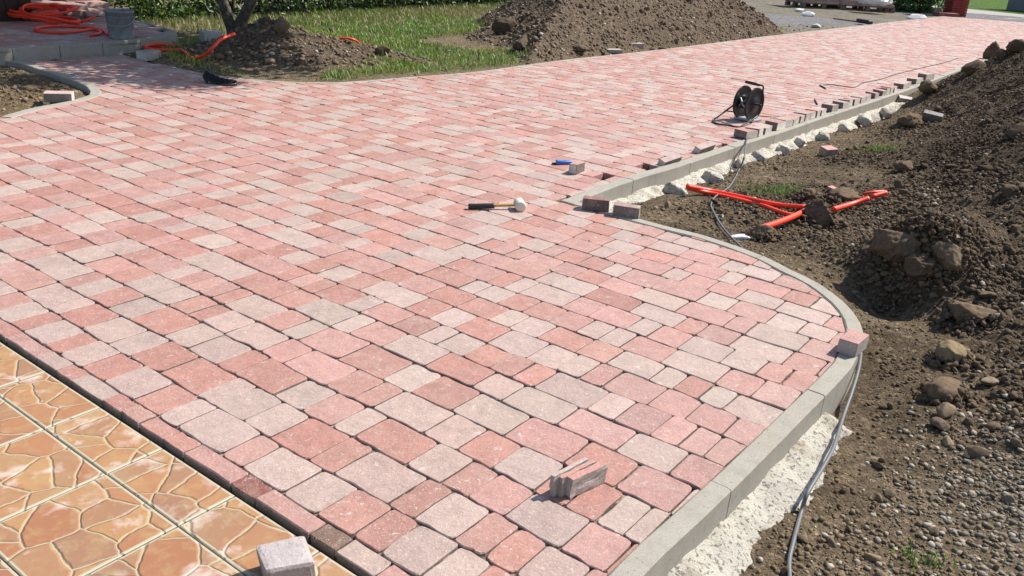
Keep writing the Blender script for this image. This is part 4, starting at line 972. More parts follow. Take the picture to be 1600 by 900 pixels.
# lonely pavers by the far edging
for px, py, lb in ((990, 77, 'grey block lying at the foot of the long mound on the paving edge'), (958, 82.5, 'thin reddish block left of the grey one at the foot of the long mound')):
    loose(px, py, .24 if px > 980 else .22, .14, .09 if px > 980 else .05, R(20), (.42, .36, .30), (.30, .25, .21), None, lb, z=-.01)

# ------------------------------------------------------------------ rubber mallet
def up(o, parent): o.parent = parent; return o
ga, gb = G(732, 322, .018), G(812, 320, .03); vd = gb - ga; L_ = np.linalg.norm(vd); th = math.atan2(vd[1], vd[0])
root = empty('mallet', (gb[0], gb[1], 0), 'rubber mallet with white head and black grip lying on the paving', 'mallet', None, th)
hr = .030; V, Fc = lathe([(0, -.045), (hr - .004, -.045), (hr, -.040), (hr + .001, -.02), (hr + .001, .02), (hr, .040), (hr - .004, .045), (0, .045)], 28)
V = [(-.0 + y, z, x + hr) for x, y, z in V]; o = link('mallet_head', mesh('mallet_head', V, Fc, None, True), RUBBERW, root)
V, Fc = tube([(-.02, 0, hr), (-.15, 0, .024), (-L_ * .60, 0, .020)], .0095, 12); link('handle', mesh('handle', V, Fc, None, True), WOODY, root)
V, Fc = tube([(-L_ * .50, 0, .0215), (-L_ * .56, 0, .021), (-L_ * .75, 0, .019), (-L_ * .96, 0, .017), (-L_ * 1.0, 0, .017)], .0155, 14, rib=.05, ribn=.008); link('grip', mesh('grip', V, Fc, None, True), BLACK, root)

# ------------------------------------------------------------------ blue knife
ga, gb = G(867, 256.5), G(895, 257.5); vd = gb - ga; th = math.atan2(vd[1], vd[0]); L_ = np.linalg.norm(vd)
root = empty('utility_knife', (*((ga + gb) / 2), 0), 'blue utility knife lying beside the cut paver', 'knife', None, th + .1)
V, Fc = box(L_ * .95, .034, .022, .004); V = [(x, y + .010 * math.sin(x * 22), z * (1.3 if x < 0 else .9)) for x, y, z in V]; V, Fc = bevelled(V, Fc, .007, 3); link('knife_body', mesh('knife_body', V, Fc, None, True), BLUE, root)
V, Fc = box(.05, .02, .010, .0); V = [(x - L_ * .48, y, z + .002) for x, y, z in V]; V, Fc = bevelled(V, Fc, .002, 1); link('knife_tip', mesh('knife_tip', V, Fc), BLACK, root)
V, Fc = box(.03, .012, .006, .024); V, Fc = bevelled(V, Fc, .002, 1); link('slider', mesh('slider', V, Fc), BLACK, root)

# ------------------------------------------------------------------ cable reel
gc = G(1165, 188); RZ = R(44); root = empty('cable_reel', (gc[0], gc[1], 0), 'black cable reel with an empty drum on a tube stand on the paving', 'cable reel', None, RZ)
def loc_(x, y, z=0):
    q = G(x, y, z) - gc; return (q[0] * math.cos(-RZ) - q[1] * math.sin(-RZ), q[0] * math.sin(-RZ) + q[1] * math.cos(-RZ), z)
rd = .146; zc = .158; gap = .062
for s_i, y_ in ((0, gap), (1, -gap)):
    V, Fc = lathe([(0, -.006), (.05, -.006), (.055, -.002), (rd - .02, -.002), (rd - .012, -.006), (rd, -.006), (rd + .002, 0), (rd, .006), (rd - .012, .006), (rd - .02, .002), (.055, .002), (.05, .008), (0, .008)], 48)
    V = [(x, z + y_, y + zc) for x, y, z in V]; link('disc', mesh('disc', V, Fc, None, True), BLACK, root)
V, Fc = lathe([(.062, -gap), (.062, gap)], 32); V = [(x, z, y + zc) for x, y, z in V]; link('drum', mesh('drum', V, Fc, None, True), BLACK, root)
V, Fc = lathe([(0, -.05), (.045, -.05), (.045, .05), (0, .05)], 24); V = [(x, z - gap - .02 + .02, y * .9 + zc) for x, y, z in V]
V, Fc = tube([(-.058, -.055, zc + .05), (-.070, 0, zc + .02), (-.066, .055, zc - .03)], .010, 8); link('cable_winding', mesh('cable_winding', V, Fc, None, True), CABLE, root)
V, Fc = tube([(-.058, .055, zc + .04), (-.075, .0, zc - .02), (-.055, -.055, zc - .055)], .009, 8); link('cable_winding', mesh('cable_winding', V, Fc, None, True), ZINC, root)
# stand: one long bent tube, runner on the ground, front post with grip
n0 = loc_(1155, 197.5, .009); n1 = loc_(1124, 194, .009); n2 = loc_(1113, 189, .009)
fr = [(.0, .06, .335), (.0, -.09, .330), (.01, -.115, .31), (.015, -.115, .16), (-.01, -.115, .06), n0, ((n0[0] + n1[0]) / 2, (n0[1] + n1[1]) / 2, .009), n1, n2, (n2[0] * .75 - .0, n2[1] * .75 + .02, .05), (-.04, .095, zc - .01), (0, .095, zc)]
V, Fc = tube(fr, .0075, 10, sub=5); link('stand_tube', mesh('stand_tube', V, Fc, None, True), DMETAL, root)
q1 = (n2[0] * .5 - .02, n2[1] * .5 + .05, .085); V, Fc = tube([q1, (-.04, .09, .06), (.05, .09, .03)], .0055, 8); link('stand_brace', mesh('stand_brace', V, Fc, None, True), DMETAL, root)
V, Fc = tube([(.0, .065, .335), (.0, -.08, .331)], .0135, 12); link('grip', mesh('grip', V, Fc, None, True), BLACK, root)
V, Fc = tube([(.015, -.115, .16), (.0, -.10, zc), (.0, .10, zc)], .009, 8); link('axle', mesh('axle', V, Fc, None, True), DMETAL, root)
V, Fc = tube([(.03, -.09, .010), (.11, -.06, .012), (.125, -.0, .035), (.09, .05, .03), (.02, .08, .012)], .0065, 8); link('rear_foot', mesh('rear_foot', V, Fc, None, True), DMETAL, root)
V, Fc = box(.16, .20, .02, .003); V = [(x + .03, y, z) for x, y, z in V]; V, Fc = bevelled(V, Fc, .006, 2); link('base_plate', mesh('base_plate', V, Fc), ZINC, root)

# ------------------------------------------------------------------ black plastic plumbing piece at the left
g = G(345, 131); root = empty('black_bucket_lid', (*g, 0), 'black rubber knee pad lying on the paving below the soil mound', 'knee pad', None, R(-8)); root.name = 'knee_pad'; root.scale = (.8, .8, .85)
prof = []; V = []; Fc = []
nu, nv = 22, 9
for i in range(nu):
    t = i / (nu - 1) * 2 - 1
    for j in range(nv):
        a = (j / (nv - 1) - .5) * math.pi * 1.05; w_ = .085 * (1 - .45 * t * t); V.append((t * .17, math.sin(a) * w_, .055 * math.cos(a) * (1 - .35 * t) + .012 + .035 * max(0, -t) ** 1.5 + .004 * math.sin(t * 19)))
for i in range(nu - 1):
    for j in range(nv - 1): Fc.append((i * nv + j, (i + 1) * nv + j, (i + 1) * nv + j + 1, i * nv + j + 1))
bm = bmesh.new(); vs = [bm.verts.new(v) for v in V]; [bm.faces.new([vs[k] for k in f]) for f in Fc]; bmesh.ops.solidify(bm, geom=bm.faces[:], thickness=.008); me = bpy.data.meshes.new('pad_shell'); bm.to_mesh(me); bm.free(); link('pad_shell', me, BLACK, root)
V, Fc = tube([(-.13, -.06, .01), (-.19, -.02, .06), (-.20, .05, .085), (-.14, .07, .05)], .014, 6); link('strap', mesh('strap', V, Fc, None, True), BLACK, root)
V, Fc = tube([(.02, -.09, .012), (.12, -.095, .012), (.19, -.02, .02), (.15, .06, .03), (.05, .08, .02)], .012, 6); link('strap', mesh('strap', V, Fc, None, True), BLACK, root)

# ------------------------------------------------------------------ cables and conduits on the soil
def soilpath(pts, r, lift=0):
    out = []
    for q in pts:
        px, py = q[:2]; g = G(px, py, -.1)
        for _ in range(4): zz = (q[2] if len(q) > 2 else zsoil(*g)) + r + lift; g = G(px, py, zz)
        out.append((g[0], g[1], zz))
    return out
P = soilpath([(1236, 925), (1233, 880), (1240, 845), (1252, 800), (1262, 770, -.10), (1286, 730, -.09), (1302, 700, -.09), (1318, 650, -.10), (1332, 610, -.08), (1342, 575, -.06), (1345, 548, -.06), (1341, 530, -.09)], .0066, .001)
V, Fc = tube(P, .0066, 10); setp(link('cable', mesh('cable', V, Fc, None, True), CABLE), 'thick grey cable running over the white mortar at the lower right', 'cable')
P = [(*G(1168, 205, .012), .012), (*G(1169, 213, .015), .015), (*G(1166, 222, .012), .012)] + soilpath([(1163, 245, -.02), (1155, 265), (1140, 291), (1118, 307), (1111, 320), (1117, 335), (1127, 352), (1142, 370), (1157, 385), (1160, 392)], .006, .012)
V, Fc = tube(P, .006, 8); setp(link('cable', mesh('cable', V, Fc, None, True), CABLE), 'thin grey cable hanging from the reel over the kerb and across the soil', 'cable')
P = [(*G(1167, 215, .01), .01), (*G(1163, 225, .006), .006)] + soilpath([(1152, 253, -.05), (1158, 285)], .003)
V, Fc = tube(P, .0028, 6); setp(link('cord', mesh('cord', V, Fc, None, True), DCORD), 'thin dark cord hanging down the kerb face beside the grey cable', 'cord')
for pts, r_, lb in (([(1184, 181), (1205, 182.5), (1232, 183), (1244, 184)], .0035, 'dark thin cord running right from the reel to the row of bricks'),
                    ([(1287, 133), (1300, 132), (1320, 135), (1336, 136), (1350, 129), (1375, 124), (1400, 116), (1440, 106), (1475, 98), (1497, 91)], .005, 'long taut string lying on the paving parallel to the far kerb'),
                    ([(1281, 133), (1290, 138)], .008, 'short dark twig lying on the paving near the string'), ([(1273, 155), (1277, 163)], .008, 'small dark splinter on the paving above the bricks')):
    P = [(*G(x, y, r_ + .001), r_ + .001) for x, y in pts]; V, Fc = tube(P, r_, 6); setp(link('string' if 'string' in lb else 'cord' if 'cord' in lb else 'twig', mesh('string', V, Fc, None, True), DCORD), lb, 'string' if 'string' in lb else 'cord' if 'cord' in lb else 'twig')
def conduit(P, r, label, cat='conduit', group=None):
    V, Fc = tube(P, r, 10, rib=.14, ribn=.012); return setp(link('conduit', mesh('conduit', V, Fc, None, True), ORANGE), label, cat, group)
gr = 'orange conduits sticking out of the dug soil'
P = soilpath([(1074, 291, -.07), (1110, 298), (1150, 306), (1190, 315), (1225, 321), (1255, 323), (1275, 323)], .016, .012); conduit(P, .0165, 'long red-orange conduit running right from under the kerb', group=gr)
P = soilpath([(1076, 294, -.08), (1110, 302), (1150, 311), (1190, 321), (1215, 330), (1235, 336), (1255, 338)], .016, .002); conduit(P, .0165, 'lower red-orange conduit that curves off the long one towards the clod', group=gr)
P = soilpath([(1190, 356), (1215, 348), (1245, 336), (1273, 321)], .018, .035); conduit(P, .019, 'short thick red-orange conduit crossing the others at a slant', group=gr)
P = soilpath([(1302, 327), (1330, 319), (1357, 310)], .018, .03); conduit(P, .018, 'red-orange conduit coming out right of the big clod', group=gr)
P = soilpath([(1363, 307), (1385, 301)], .018, .03); conduit(P, .018, 'stub of red-orange conduit at the far right of the others', group=gr)
P = soilpath([(1348, 303), (1365, 300), (1384, 299)], .012, .02); conduit(P, .010, 'thin red-orange conduit behind the stub', group=gr)

# ------------------------------------------------------------------ RAISED TERRACE at the top left
rz_ = empty('raised_terrace', (plat[1][0], plat[1][1], 0), 'low paved terrace with concrete block edging in the shade of the tree', 'terrace')
loc = np.array([plat[1][0], plat[1][1]])
front = resample([plat[0], plat[1], plat[2], plat[3], plat[4], plat[5]], .46)
for i in range(len(front) - 1):
    a, b = front[i], front[i + 1]; t = (b - a); L_ = np.linalg.norm(t); t /= L_; nr = np.array([-t[1], t[0]]); c = (a + b) / 2 + nr * .06
    V, Fc = bevelled(*box(L_ - .006, .12, PLATZ + .10, -.10), .006, 2); link('edge_block', mesh('edge_block', V, Fc), CON, rz_, (c[0] - loc[0], c[1] - loc[1], .001 + rng.normal(0, .002)), (0, 0, math.atan2(t[1], t[0])))
# back edging
back = resample([plat[5], plat[6], plat[7], plat[8], plat[9]], .8)
for i in range(len(back) - 1):
    a, b = back[i], back[i + 1]; t = (b - a); L_ = np.linalg.norm(t); t /= L_; nr = np.array([-t[1], t[0]]); c = (a + b) / 2 + nr * .035
    V, Fc = bevelled(*box(L_ - .004, .06, PLATZ + .10, -.10), .005, 1); link('edging', mesh('edging', V, Fc), CON, rz_, (c[0] - loc[0], c[1] - loc[1], .004), (0, 0, math.atan2(t[1], t[0])))
me = mesh('paving_bed', [(p[0] - loc[0], p[1] - loc[1], PLATZ - .03) for p in plat], [tuple(range(len(plat)))]); link('paving_bed', me, SAND, rz_)
PV, PF, PC = [], [], []; a0 = math.atan2(*(plat[2] - plat[1])[::-1]); ex = np.array([math.cos(a0), math.sin(a0)]); ey = np.array([-ex[1], ex[0]])
Pin = plat; segp = segs_of(plat, True)
for r in range(-2, 60):
    u = -3.5
    while u < 4:
        L_ = rng.choice(LENS, p=LP); q = [plat[1] + ex * (u + a_) + ey * (.13 + r * .16 + b_) for a_, b_ in ((.002, .002), (L_ - .002, .002), (L_ - .002, .157), (.002, .157))]; c = np.mean(q, 0); u += L_
        if not in_poly(np.array([c]), plat)[0] or dist_poly(np.array([c]), segp)[0] < .15: continue
        V, Fc = prism(q, PLATZ + rng.normal(0, .001), .025, .004); b0 = len(PV); PV += [(v[0] - loc[0], v[1] - loc[1], v[2]) for v in V]; PF += [tuple(i + b0 for i in f) for f in Fc]; cc = tint(rng.choice(['g', 'p', 's'])); PC += [cc] * len(Fc)
o = link('terrace_pavers', mesh('terrace_pavers', PV, PF, PC), PAV, rz_); o['kind'] = 'stuff'
# heap of spare pavers behind the conduit coil, stacked in courses
HP = [(66, 30, 5, 3), (88, 27, 4, 3), (110, 29, 5, 3), (132, 30, 4, 2), (150, 31, 4, 2), (78, 20, 6, 4), (100, 18, 6, 4), (122, 22, 6, 4), (143, 24, 6, 3)]
for i, (px, py, nx_, nl) in enumerate(HP):
    g = G(px, py, PLATZ); st = empty('paver_stack', (g[0], g[1], PLATZ), ['low stack of pale pavers, leftmost in the row behind the conduit coil', 'low stack of pavers second from the left in the front row of stacks', 'low stack of pavers in the middle of the front row of stacks', 'low stack of pavers fourth in the front row of stacks', 'low stack of pavers at the right end of the front row next to the bucket', 'taller stack of pavers at the left end of the rear row under the shrubs', 'taller stack of pavers second in the rear row', 'taller stack of pavers third in the rear row', 'taller stack of pavers at the right end of the rear row by the bucket'][i], 'paver stack', 'stacks of spare pavers on the raised terrace', a0 + rng.normal(0, .08))
    for l in range(nl):
        me = brick_mesh(.34, .30, .055, tint(rng.choice(['g', 'p', 's'])), (.33, .24, .20), None, .004, .006, 'paver_layer'); link('paver_layer', me, PAV, st, (rng.normal(0, .012), rng.normal(0, .012), l * .058), (0, 0, rng.normal(0, .05)))
# bucket
g = G(190, 59.5, PLATZ); root = empty('bucket', (g[0], g[1], PLATZ), 'grey mortar-stained plastic bucket standing on the raised terrace edge', 'bucket', None, .3)
V, Fc = lathe([(0, .004), (.112, .004), (.114, .0), (.118, .0), (.120, .008), (.142, .262), (.150, .264), (.151, .285), (.147, .287), (.143, .285), (.140, .27), (.116, .012), (0, .012)], 40); link('bucket_body', mesh('bucket_body', V, Fc, None, True), BUCK, root)
V, Fc = lathe([(.1385, .222), (.1435, .222), (.1445, .230), (.140, .230)], 40); link('bucket_rib', mesh('bucket_rib', V, Fc, None, True), BUCK, root)
V, Fc = tube([(-.152, 0, .262), (-.150, -.06, .20), (-.09, -.145, .15), (0, -.168, .14), (.09, -.145, .15), (.150, -.06, .20), (.152, 0, .262)], .003, 6); link('bail_handle', mesh('bail_handle', V, Fc, None, True), ZINC, root)
# conduit coils
def coil(center, r0, turns, r, label, z0, squash=1, lift=0, tail=None, rot=0):
    P = []; n = int(turns * 18)
    for i in range(n):
        a = rot + 2 * math.pi * i / 18; rr = r0 * (1 + .16 * math.sin(i * .37)) ; P.append((center[0] + rr * math.cos(a), center[1] + rr * squash * math.sin(a), z0 + r + .012 * (i // 18) + lift * (.5 + .5 * math.sin(a * .5 + 1)) + .012 * math.sin(i * .9)))
    if tail: P += tail
    V, Fc = tube(P, r, 8, rib=.12, ribn=.022, sub=3); return setp(link('conduit_coil', mesh('conduit_coil', V, Fc, None, True), ORANGE), label, 'conduit coil')
c = G(75, 38, PLATZ); coil(c, .30, 3.4, .017, 'tangled coil of red-orange conduit standing up in loops on the terrace', PLATZ, .7, .16)
c = G(58, 36, PLATZ); coil(c, .26, 2.6, .017, 'red-orange conduit coil leaning at the dark wall on the terrace', PLATZ, .6, .12, rot=1.5)
c = G(105, 46, PLATZ); P = [(*G(x, y, PLATZ + .018), PLATZ + .018) for x, y in ((168, 54), (160, 47), (140, 43), (110, 41), (75, 41), (56, 45), (62, 49), (90, 51), (120, 49), (145, 46), (158, 50), (150, 54), (140, 55))]
V, Fc = tube(P, .017, 8, rib=.12, ribn=.022); setp(link('conduit_coil', mesh('conduit_coil', V, Fc, None, True), ORANGE), 'flat open loop of red-orange conduit lying on the terrace left of the bucket', 'conduit coil')
P = [(*G(68, 30, PLATZ + .02), PLATZ + .02), (*G(66, 14, PLATZ + .1), PLATZ + .1), (*G(82, 7, PLATZ + .2), PLATZ + .2), (*G(100, 11, PLATZ + .16), PLATZ + .16), (*G(110, 26, PLATZ + .02), PLATZ + .02)]
V, Fc = tube(P, .018, 8, rib=.12, ribn=.022); setp(link('conduit', mesh('conduit', V, Fc, None, True), ORANGE), 'single high arch of red-orange conduit above the coils on the terrace', 'conduit')
P = [(*G(122, 34, PLATZ + .03), PLATZ + .03), (*G(135, 32, PLATZ + .05), PLATZ + .05), (*G(148, 25, PLATZ + .10), PLATZ + .10)]
V, Fc = tube(P, .018, 8, rib=.12, ribn=.022); setp(link('conduit', mesh('conduit', V, Fc, None, True), ORANGE), 'short raised end of red-orange conduit pointing at the bucket', 'conduit')
tl = [(*G(x, y, z), z) for x, y, z in ((300, 91, .04), (318, 87, .10), (332, 75, .19), (345, 62, .26), (366, 53, .30))]
c = G(276, 82); P = []
for i in range(50):
    a = 2 * math.pi * i / 18 + .6; rr = .30 * (1 + .12 * math.sin(i * .31)); P.append((c[0] + rr * math.cos(a), c[1] + .62 * rr * math.sin(a), .018 + .013 * (i // 18) + .01 * math.sin(i * .8)))
V, Fc = tube(P + tl, .018, 8, rib=.12, ribn=.022, sub=3); setp(link('conduit_coil', mesh('conduit_coil', V, Fc, None, True), ORANGE), 'red-orange conduit coil on the soil with one end rising past the tree', 'conduit coil')
P = [(*G(x, y, z), z) for x, y, z in ((522, 66, -.02), (528, 61, .05), (542, 60, .07), (555, 63, .05), (562, 69, -.02))]
V, Fc = tube(P, .017, 8, rib=.12, ribn=.022); setp(link('conduit', mesh('conduit', V, Fc, None, True), ORANGE), 'small arch of red-orange conduit coming out of the small soil mound', 'conduit')
# blocks near the terrace corner
loose(233, 93, .20, .14, .09, a0 + .2, (.30, .26, .22), (.40, .36, .32), (.55, .5, .44), 'grey block on the soil beside the orange coil at the terrace corner', z=-.01)
loose(330, 66, .22, .15, .13, a0 - .2, (.40, .40, .38), (.42, .42, .40), None, 'light grey concrete block standing on the soil near the tree trunk', z=0, mat=PAV)
# dark wooden wall and stakes
wl = G(57, 33, PLATZ); tdir = ex; c = wl - ex * 1.2 + ey * .06
root = empty('shed_wall', (c[0], c[1], PLATZ), 'dark brown wooden wall in shade at the top left corner', 'wall', None, a0)
for i in range(16):
    V, Fc = bevelled(*box(.145, .04, 2.3), .004, 1); link('plank', mesh('plank', V, Fc), DWOOD, root, (1.12 - i * .15, 0, 0))
V, Fc = bevelled(*box(2.42, .05, .10), .004, 1); link('rail', mesh('rail', V, Fc), DWOOD, root, (0, .05, .3)); link('rail', o.data if False else mesh('rail', V, Fc), DWOOD, root, (0, .05, 1.9))
for px, py, w_, m_, lb in ((61, 9, .10, OWOOD, 'orange-brown wooden post right of the dark wall'), (119, 9, .12, OWOOD, 'reddish wooden post behind the paver stacks'), (130, 10, .06, DWOOD, 'thin dark stake right of the reddish post')):
    g = G(px, py); root = empty('post', (g[0], g[1], -.05), lb, 'post'); V, Fc = bevelled(*box(w_, w_, 1.6), .006, 1); link('post_shaft', mesh('post_shaft', V, Fc), m_, root)
    V, Fc = bevelled(*box(w_ * 1.25, w_ * 1.25, .03, 1.602), .004, 1); link('post_cap', mesh('post_cap', V, Fc), m_, root)

# ------------------------------------------------------------------ FOLIAGE
def leaves(cent, nrm, size, cols, aspect=.45, fold=.25):
    n = len(cent); nrm = nrm / np.linalg.norm(nrm, axis=1)[:, None]; r_ = rng.normal(size=(n, 3)); t = np.cross(nrm, r_); t /= np.linalg.norm(t, axis=1)[:, None]; b = np.cross(nrm, t)
    L_ = size[:, None]; W_ = L_ * aspect
    a0_ = cent - t * L_ / 2; a1 = cent + b * W_ / 2 + nrm * L_ * fold * .3 - t * L_ * .05; a2 = cent + t * L_ / 2 - nrm * L_ * .12; a3 = cent - b * W_ / 2 + nrm * L_ * fold * .3 - t * L_ * .05
    V = np.stack([a0_, a1, a2, a3], 1).reshape(-1, 3); I = np.arange(n)[:, None] * 4; Fc = np.concatenate([I + np.array([0, 1, 2]), I + np.array([0, 2, 3])], 0)
    return V, Fc, np.repeat(cols, 4, 0)
def green(n, base=(.055, .10, .022), var=.35, yel=.15):
    c = np.array(base)[None] * rng.lognormal(0, var, (n, 1)); y = (rng.random(n) < yel)[:, None]; return np.clip(np.where(y, c * np.array([1.9, 1.5, 1.1]), c), .005, .5)
def blob_leaves(c, rad, n, size, base, shell=.55):
    d = rng.normal(size=(n, 3)); d /= np.linalg.norm(d, axis=1)[:, None]; rr = (shell + (1 - shell) * rng.random(n) ** .7)
    k = 1 + .3 * fbm(d * 2.3 + c[0], 3, int(abs(c[0]) * 13) % 71); p = np.array(c) + d * (rr * k)[:, None] * np.array(rad)
    nn = d + rng.normal(0, .6, (n, 3)) + np.array([0, 0, .5]); return leaves(p, nn, size * rng.uniform(.6, 1.3, n), green(n, base))
def join(parts):
    V, Fc, C_ = [], [], []; b = 0
    for v, f, c in parts: V.append(v); Fc.append(f + b); C_.append(c); b += len(v)
    return np.concatenate(V), np.concatenate(Fc), np.concatenate(C_)
# hedge of laurel shrubs, each shrub a thing of its own
h0, h1 = G(212, 34), G(865, 3); hv = h1 - h0; HL = np.linalg.norm(hv); hv /= HL; hn = np.array([-hv[1], hv[0]])
HLAB = ['first shrub of the hedge, bright green, behind the bucket', 'second shrub of the hedge, left of the tree', 'hedge shrub directly behind the tree trunks', 'hedge shrub just right of the tree', 'hedge shrub behind the small soil mound', 'hedge shrub behind the orange arch of conduit', 'hedge shrub behind the middle of the lawn', 'hedge shrub right of the middle of the lawn', 'hedge shrub second from the long soil mound', 'last hedge shrub, partly behind the long soil mound']
NH = 10
for i in range(NH):
    t_ = (i + .5) / NH; g = h0 + hv * HL * t_ + hn * (.42 + .1 * math.sin(i * 2.3)); root = empty('hedge_shrub', (g[0], g[1], -.03), 'dark glossy ' + HLAB[i] if i else 'bright leafy ' + HLAB[i][:], 'shrub', 'laurel shrubs of the long hedge')
    base = (.075, .14, .028) if i == 0 else (.040, .078, .020)
    parts = []
    for k in range(9): parts.append(blob_leaves((rng.uniform(-.5, .5), rng.uniform(-.25, .25), rng.uniform(.25, 1.3)), (.42, .42, .38), 330 if k < 7 else 250, .085, base))
    nlow = 700; p = np.c_[rng.uniform(-.55, .55, nlow), rng.uniform(-.52, .3, nlow), .03 + .5 * rng.random(nlow) ** 1.1]; nn = rng.normal(0, .6, (nlow, 3)) + np.array([.5, -.5, .6]); parts.append(leaves(p, nn, .09 * rng.uniform(.6, 1.3, nlow), green(nlow, base, .5, .2)))
    V, Fc, C_ = join(parts); a = math.atan2(hv[1], hv[0]); X = V[:, 0] * math.cos(a) - V[:, 1] * math.sin(a); Y = V[:, 0] * math.sin(a) + V[:, 1] * math.cos(a)
    o = link('foliage', mesh_np('foliage', np.c_[X, Y, V[:, 2]], Fc, C_), LEAF, root)
    for k in range(4):
        x0 = rng.uniform(-.35, .35); V, Fc = tube([(x0, 0, -.05), (x0 + rng.normal(0, .05), rng.normal(0, .05), .5), (x0 + rng.normal(0, .15), rng.normal(0, .1), 1.2)], .018, 6); link('stem', mesh('stem', V, Fc, None, True), BARK, root)
# greenery further left, beyond the terrace
for i, (px, py, lb) in enumerate(((95, 3, 'sunlit light green bush behind the paver stacks'), (150, 6, 'sunlit light green bush left of the bucket'), (20, -6, 'green bush hidden mostly behind the dark wall'))):
    g = G(px, py) + hn * .3; root = empty('bush', (g[0], g[1], -.03), lb, 'bush'); parts = [blob_leaves((rng.uniform(-.5, .5), rng.uniform(-.3, .3), rng.uniform(.15, 1.0)), (.5, .4, .4), 380, .08, (.10, .19, .035)) for _ in range(7)]
    V, Fc, C_ = join(parts); link('foliage', mesh_np('foliage', V, Fc, C_), LEAF, root); V, Fc = tube([(0, 0, -.05), (.03, 0, .5), (0, .05, 1)], .02, 6); link('stem', mesh('stem', V, Fc, None, True), BARK, root)
# tree
tb = G(364, 57); root = empty('tree', (tb[0], tb[1], -.03), 'dark twin-trunked tree at the corner of the raised terrace', 'tree')
def limb(pts, r0, r1, name='trunk'):
    P = [Vector(p) for p in pts]; V, Fc = tube(P, 1, 12, sub=6); n = len(V) // 12; C0 = [sum((Vector(V[i * 12 + k]) for k in range(12)), Vector()) / 12 for i in range(n)]
    W = []
    for i in range(n):
        t = i / (n - 1); rr = r0 + (r1 - r0) * t
        for k in range(12): v = Vector(V[i * 12 + k]) - C0[i]; W.append(C0[i] + v * rr * (1 + .12 * math.sin(k * 2.6 + i * .7) * .6 + (.6 * max(0, .12 - t) / .12 if name == 'trunk' else 0)))
    return link(name, mesh(name, W, Fc, None, True), BARK, root)
limb([(0, 0, -.05), (0, 0, .10), (-.08, .03, .32), (-.22, .05, .75), (-.35, .0, 1.5), (-.3, -.1, 2.3)], .085, .04)
limb([(.02, 0, -.05), (.06, 0, .12), (.20, -.02, .36), (.42, -.05, .8), (.75, -.2, 1.5), (.9, -.4, 2.4)], .085, .04)
cc_ = np.array([1.3, -1.15, 2.75])
for k in range(12):
    d = rng.normal(size=3) * np.array([1, 1, .35]); d /= np.linalg.norm(d); s0 = np.array([-.3, -.1, 2.2]) if k % 2 else np.array([.85, -.35, 2.3]); e = cc_ + d * np.array([1.7, 1.4, .6]); limb([tuple(s0), tuple((s0 + e) / 2 + np.array([0, 0, .15])), tuple(e)], .03, .008, 'branch')
parts = []
for k in range(64):
    d = rng.normal(size=3); d /= np.linalg.norm(d); p = cc_ + d * np.array([2.2, 1.65, .7]) * rng.random() ** .4; parts.append(blob_leaves(tuple(p), (.40, .40, .28), 260, .115, (.06, .11, .025), .2))
for k in range(36):
    d = rng.normal(size=3); d /= np.linalg.norm(d); p = np.array([1.1, .2, 2.8]) + d * np.array([1.9, 1.2, .6]) * rng.random() ** .4; parts.append(blob_leaves(tuple(p), (.40, .40, .28), 260, .115, (.06, .11, .025), .2))
for px in ((-.9, -.3, 2.7), (-1.3, -.5, 2.9), (-1.7, -.1, 2.6), (-1.1, .4, 2.6)):
    parts.append(blob_leaves(px, (.5, .45, .3), 330, .09, (.06, .11, .025), .1))
V, Fc, C_ = join(parts); link('crown', mesh_np('crown', V, Fc, C_), LEAF, root)

# ------------------------------------------------------------------ grass
def blades(Q, z, hgt, wid, cols):
    n = len(Q); a = rng.uniform(0, 6.283, n); lean = rng.uniform(.1, .8, n) * hgt; dx = np.cos(a); dy = np.sin(a); px_, py_ = -dy * wid / 2, dx * wid / 2
    b0 = np.c_[Q[:, 0] - px_, Q[:, 1] - py_, z - .004]; b1 = np.c_[Q[:, 0] + px_, Q[:, 1] + py_, z - .004]; m = np.c_[Q[:, 0] + dx * lean * .35 + px_ * .8, Q[:, 1] + dy * lean * .35 + py_ * .8, z + hgt * .6]; m2 = np.c_[Q[:, 0] + dx * lean * .35 - px_ * .8, Q[:, 1] + dy * lean * .35 - py_ * .8, z + hgt * .6]
    t = np.c_[Q[:, 0] + dx * lean, Q[:, 1] + dy * lean, z + hgt]
    V = np.stack([b0, b1, m, m2, t], 1).reshape(-1, 3); I = np.arange(n)[:, None] * 5; Fc = np.concatenate([I + np.array([0, 1, 2]), I + np.array([0, 2, 3]), I + np.array([3, 2, 4])], 0); return V, Fc, np.repeat(cols, 5, 0)
n = 520000; Q = np.c_[rng.uniform(-6, 5.5, n), rng.uniform(7.6, 20, n)]; Q = Q[~inside(Q) & ~in_poly(Q, plat)]; Q = Q[dist_poly(Q, S_RIGHT) > 1.5]
gm, z = lawn_mask(Q); cl_ = smooth(-.2, .35, fbm(Q * 3.2, 3, 83)); k = rng.random(len(Q)) < gm * (.25 + .75 * cl_) * np.clip(8 / Q[:, 1], .2, 1); Q = Q[k]; z = z[k]; n = len(Q); print('blades', n)
cg = (np.array([.165, .27, .045])[None] + np.array([.10, .03, .0]) * np.clip(fbm(Q * 2, 3, 85), -.5, 1)[:, None]) * rng.lognormal(0, .38, (n, 1)); dry = rng.random(n) < .22; cg[dry] = np.array([.30, .25, .11]) * rng.uniform(.7, 1.2, (dry.sum(), 1))
V, Fc, C_ = blades(Q, z, rng.uniform(.025, .07, n), rng.uniform(.006, .012, n), cg); setp(link('lawn_grass', mesh_np('lawn_grass', V, Fc, C_), LEAF), 'patchy green grass on the lawn between the soil mounds', 'grass', kind='stuff')
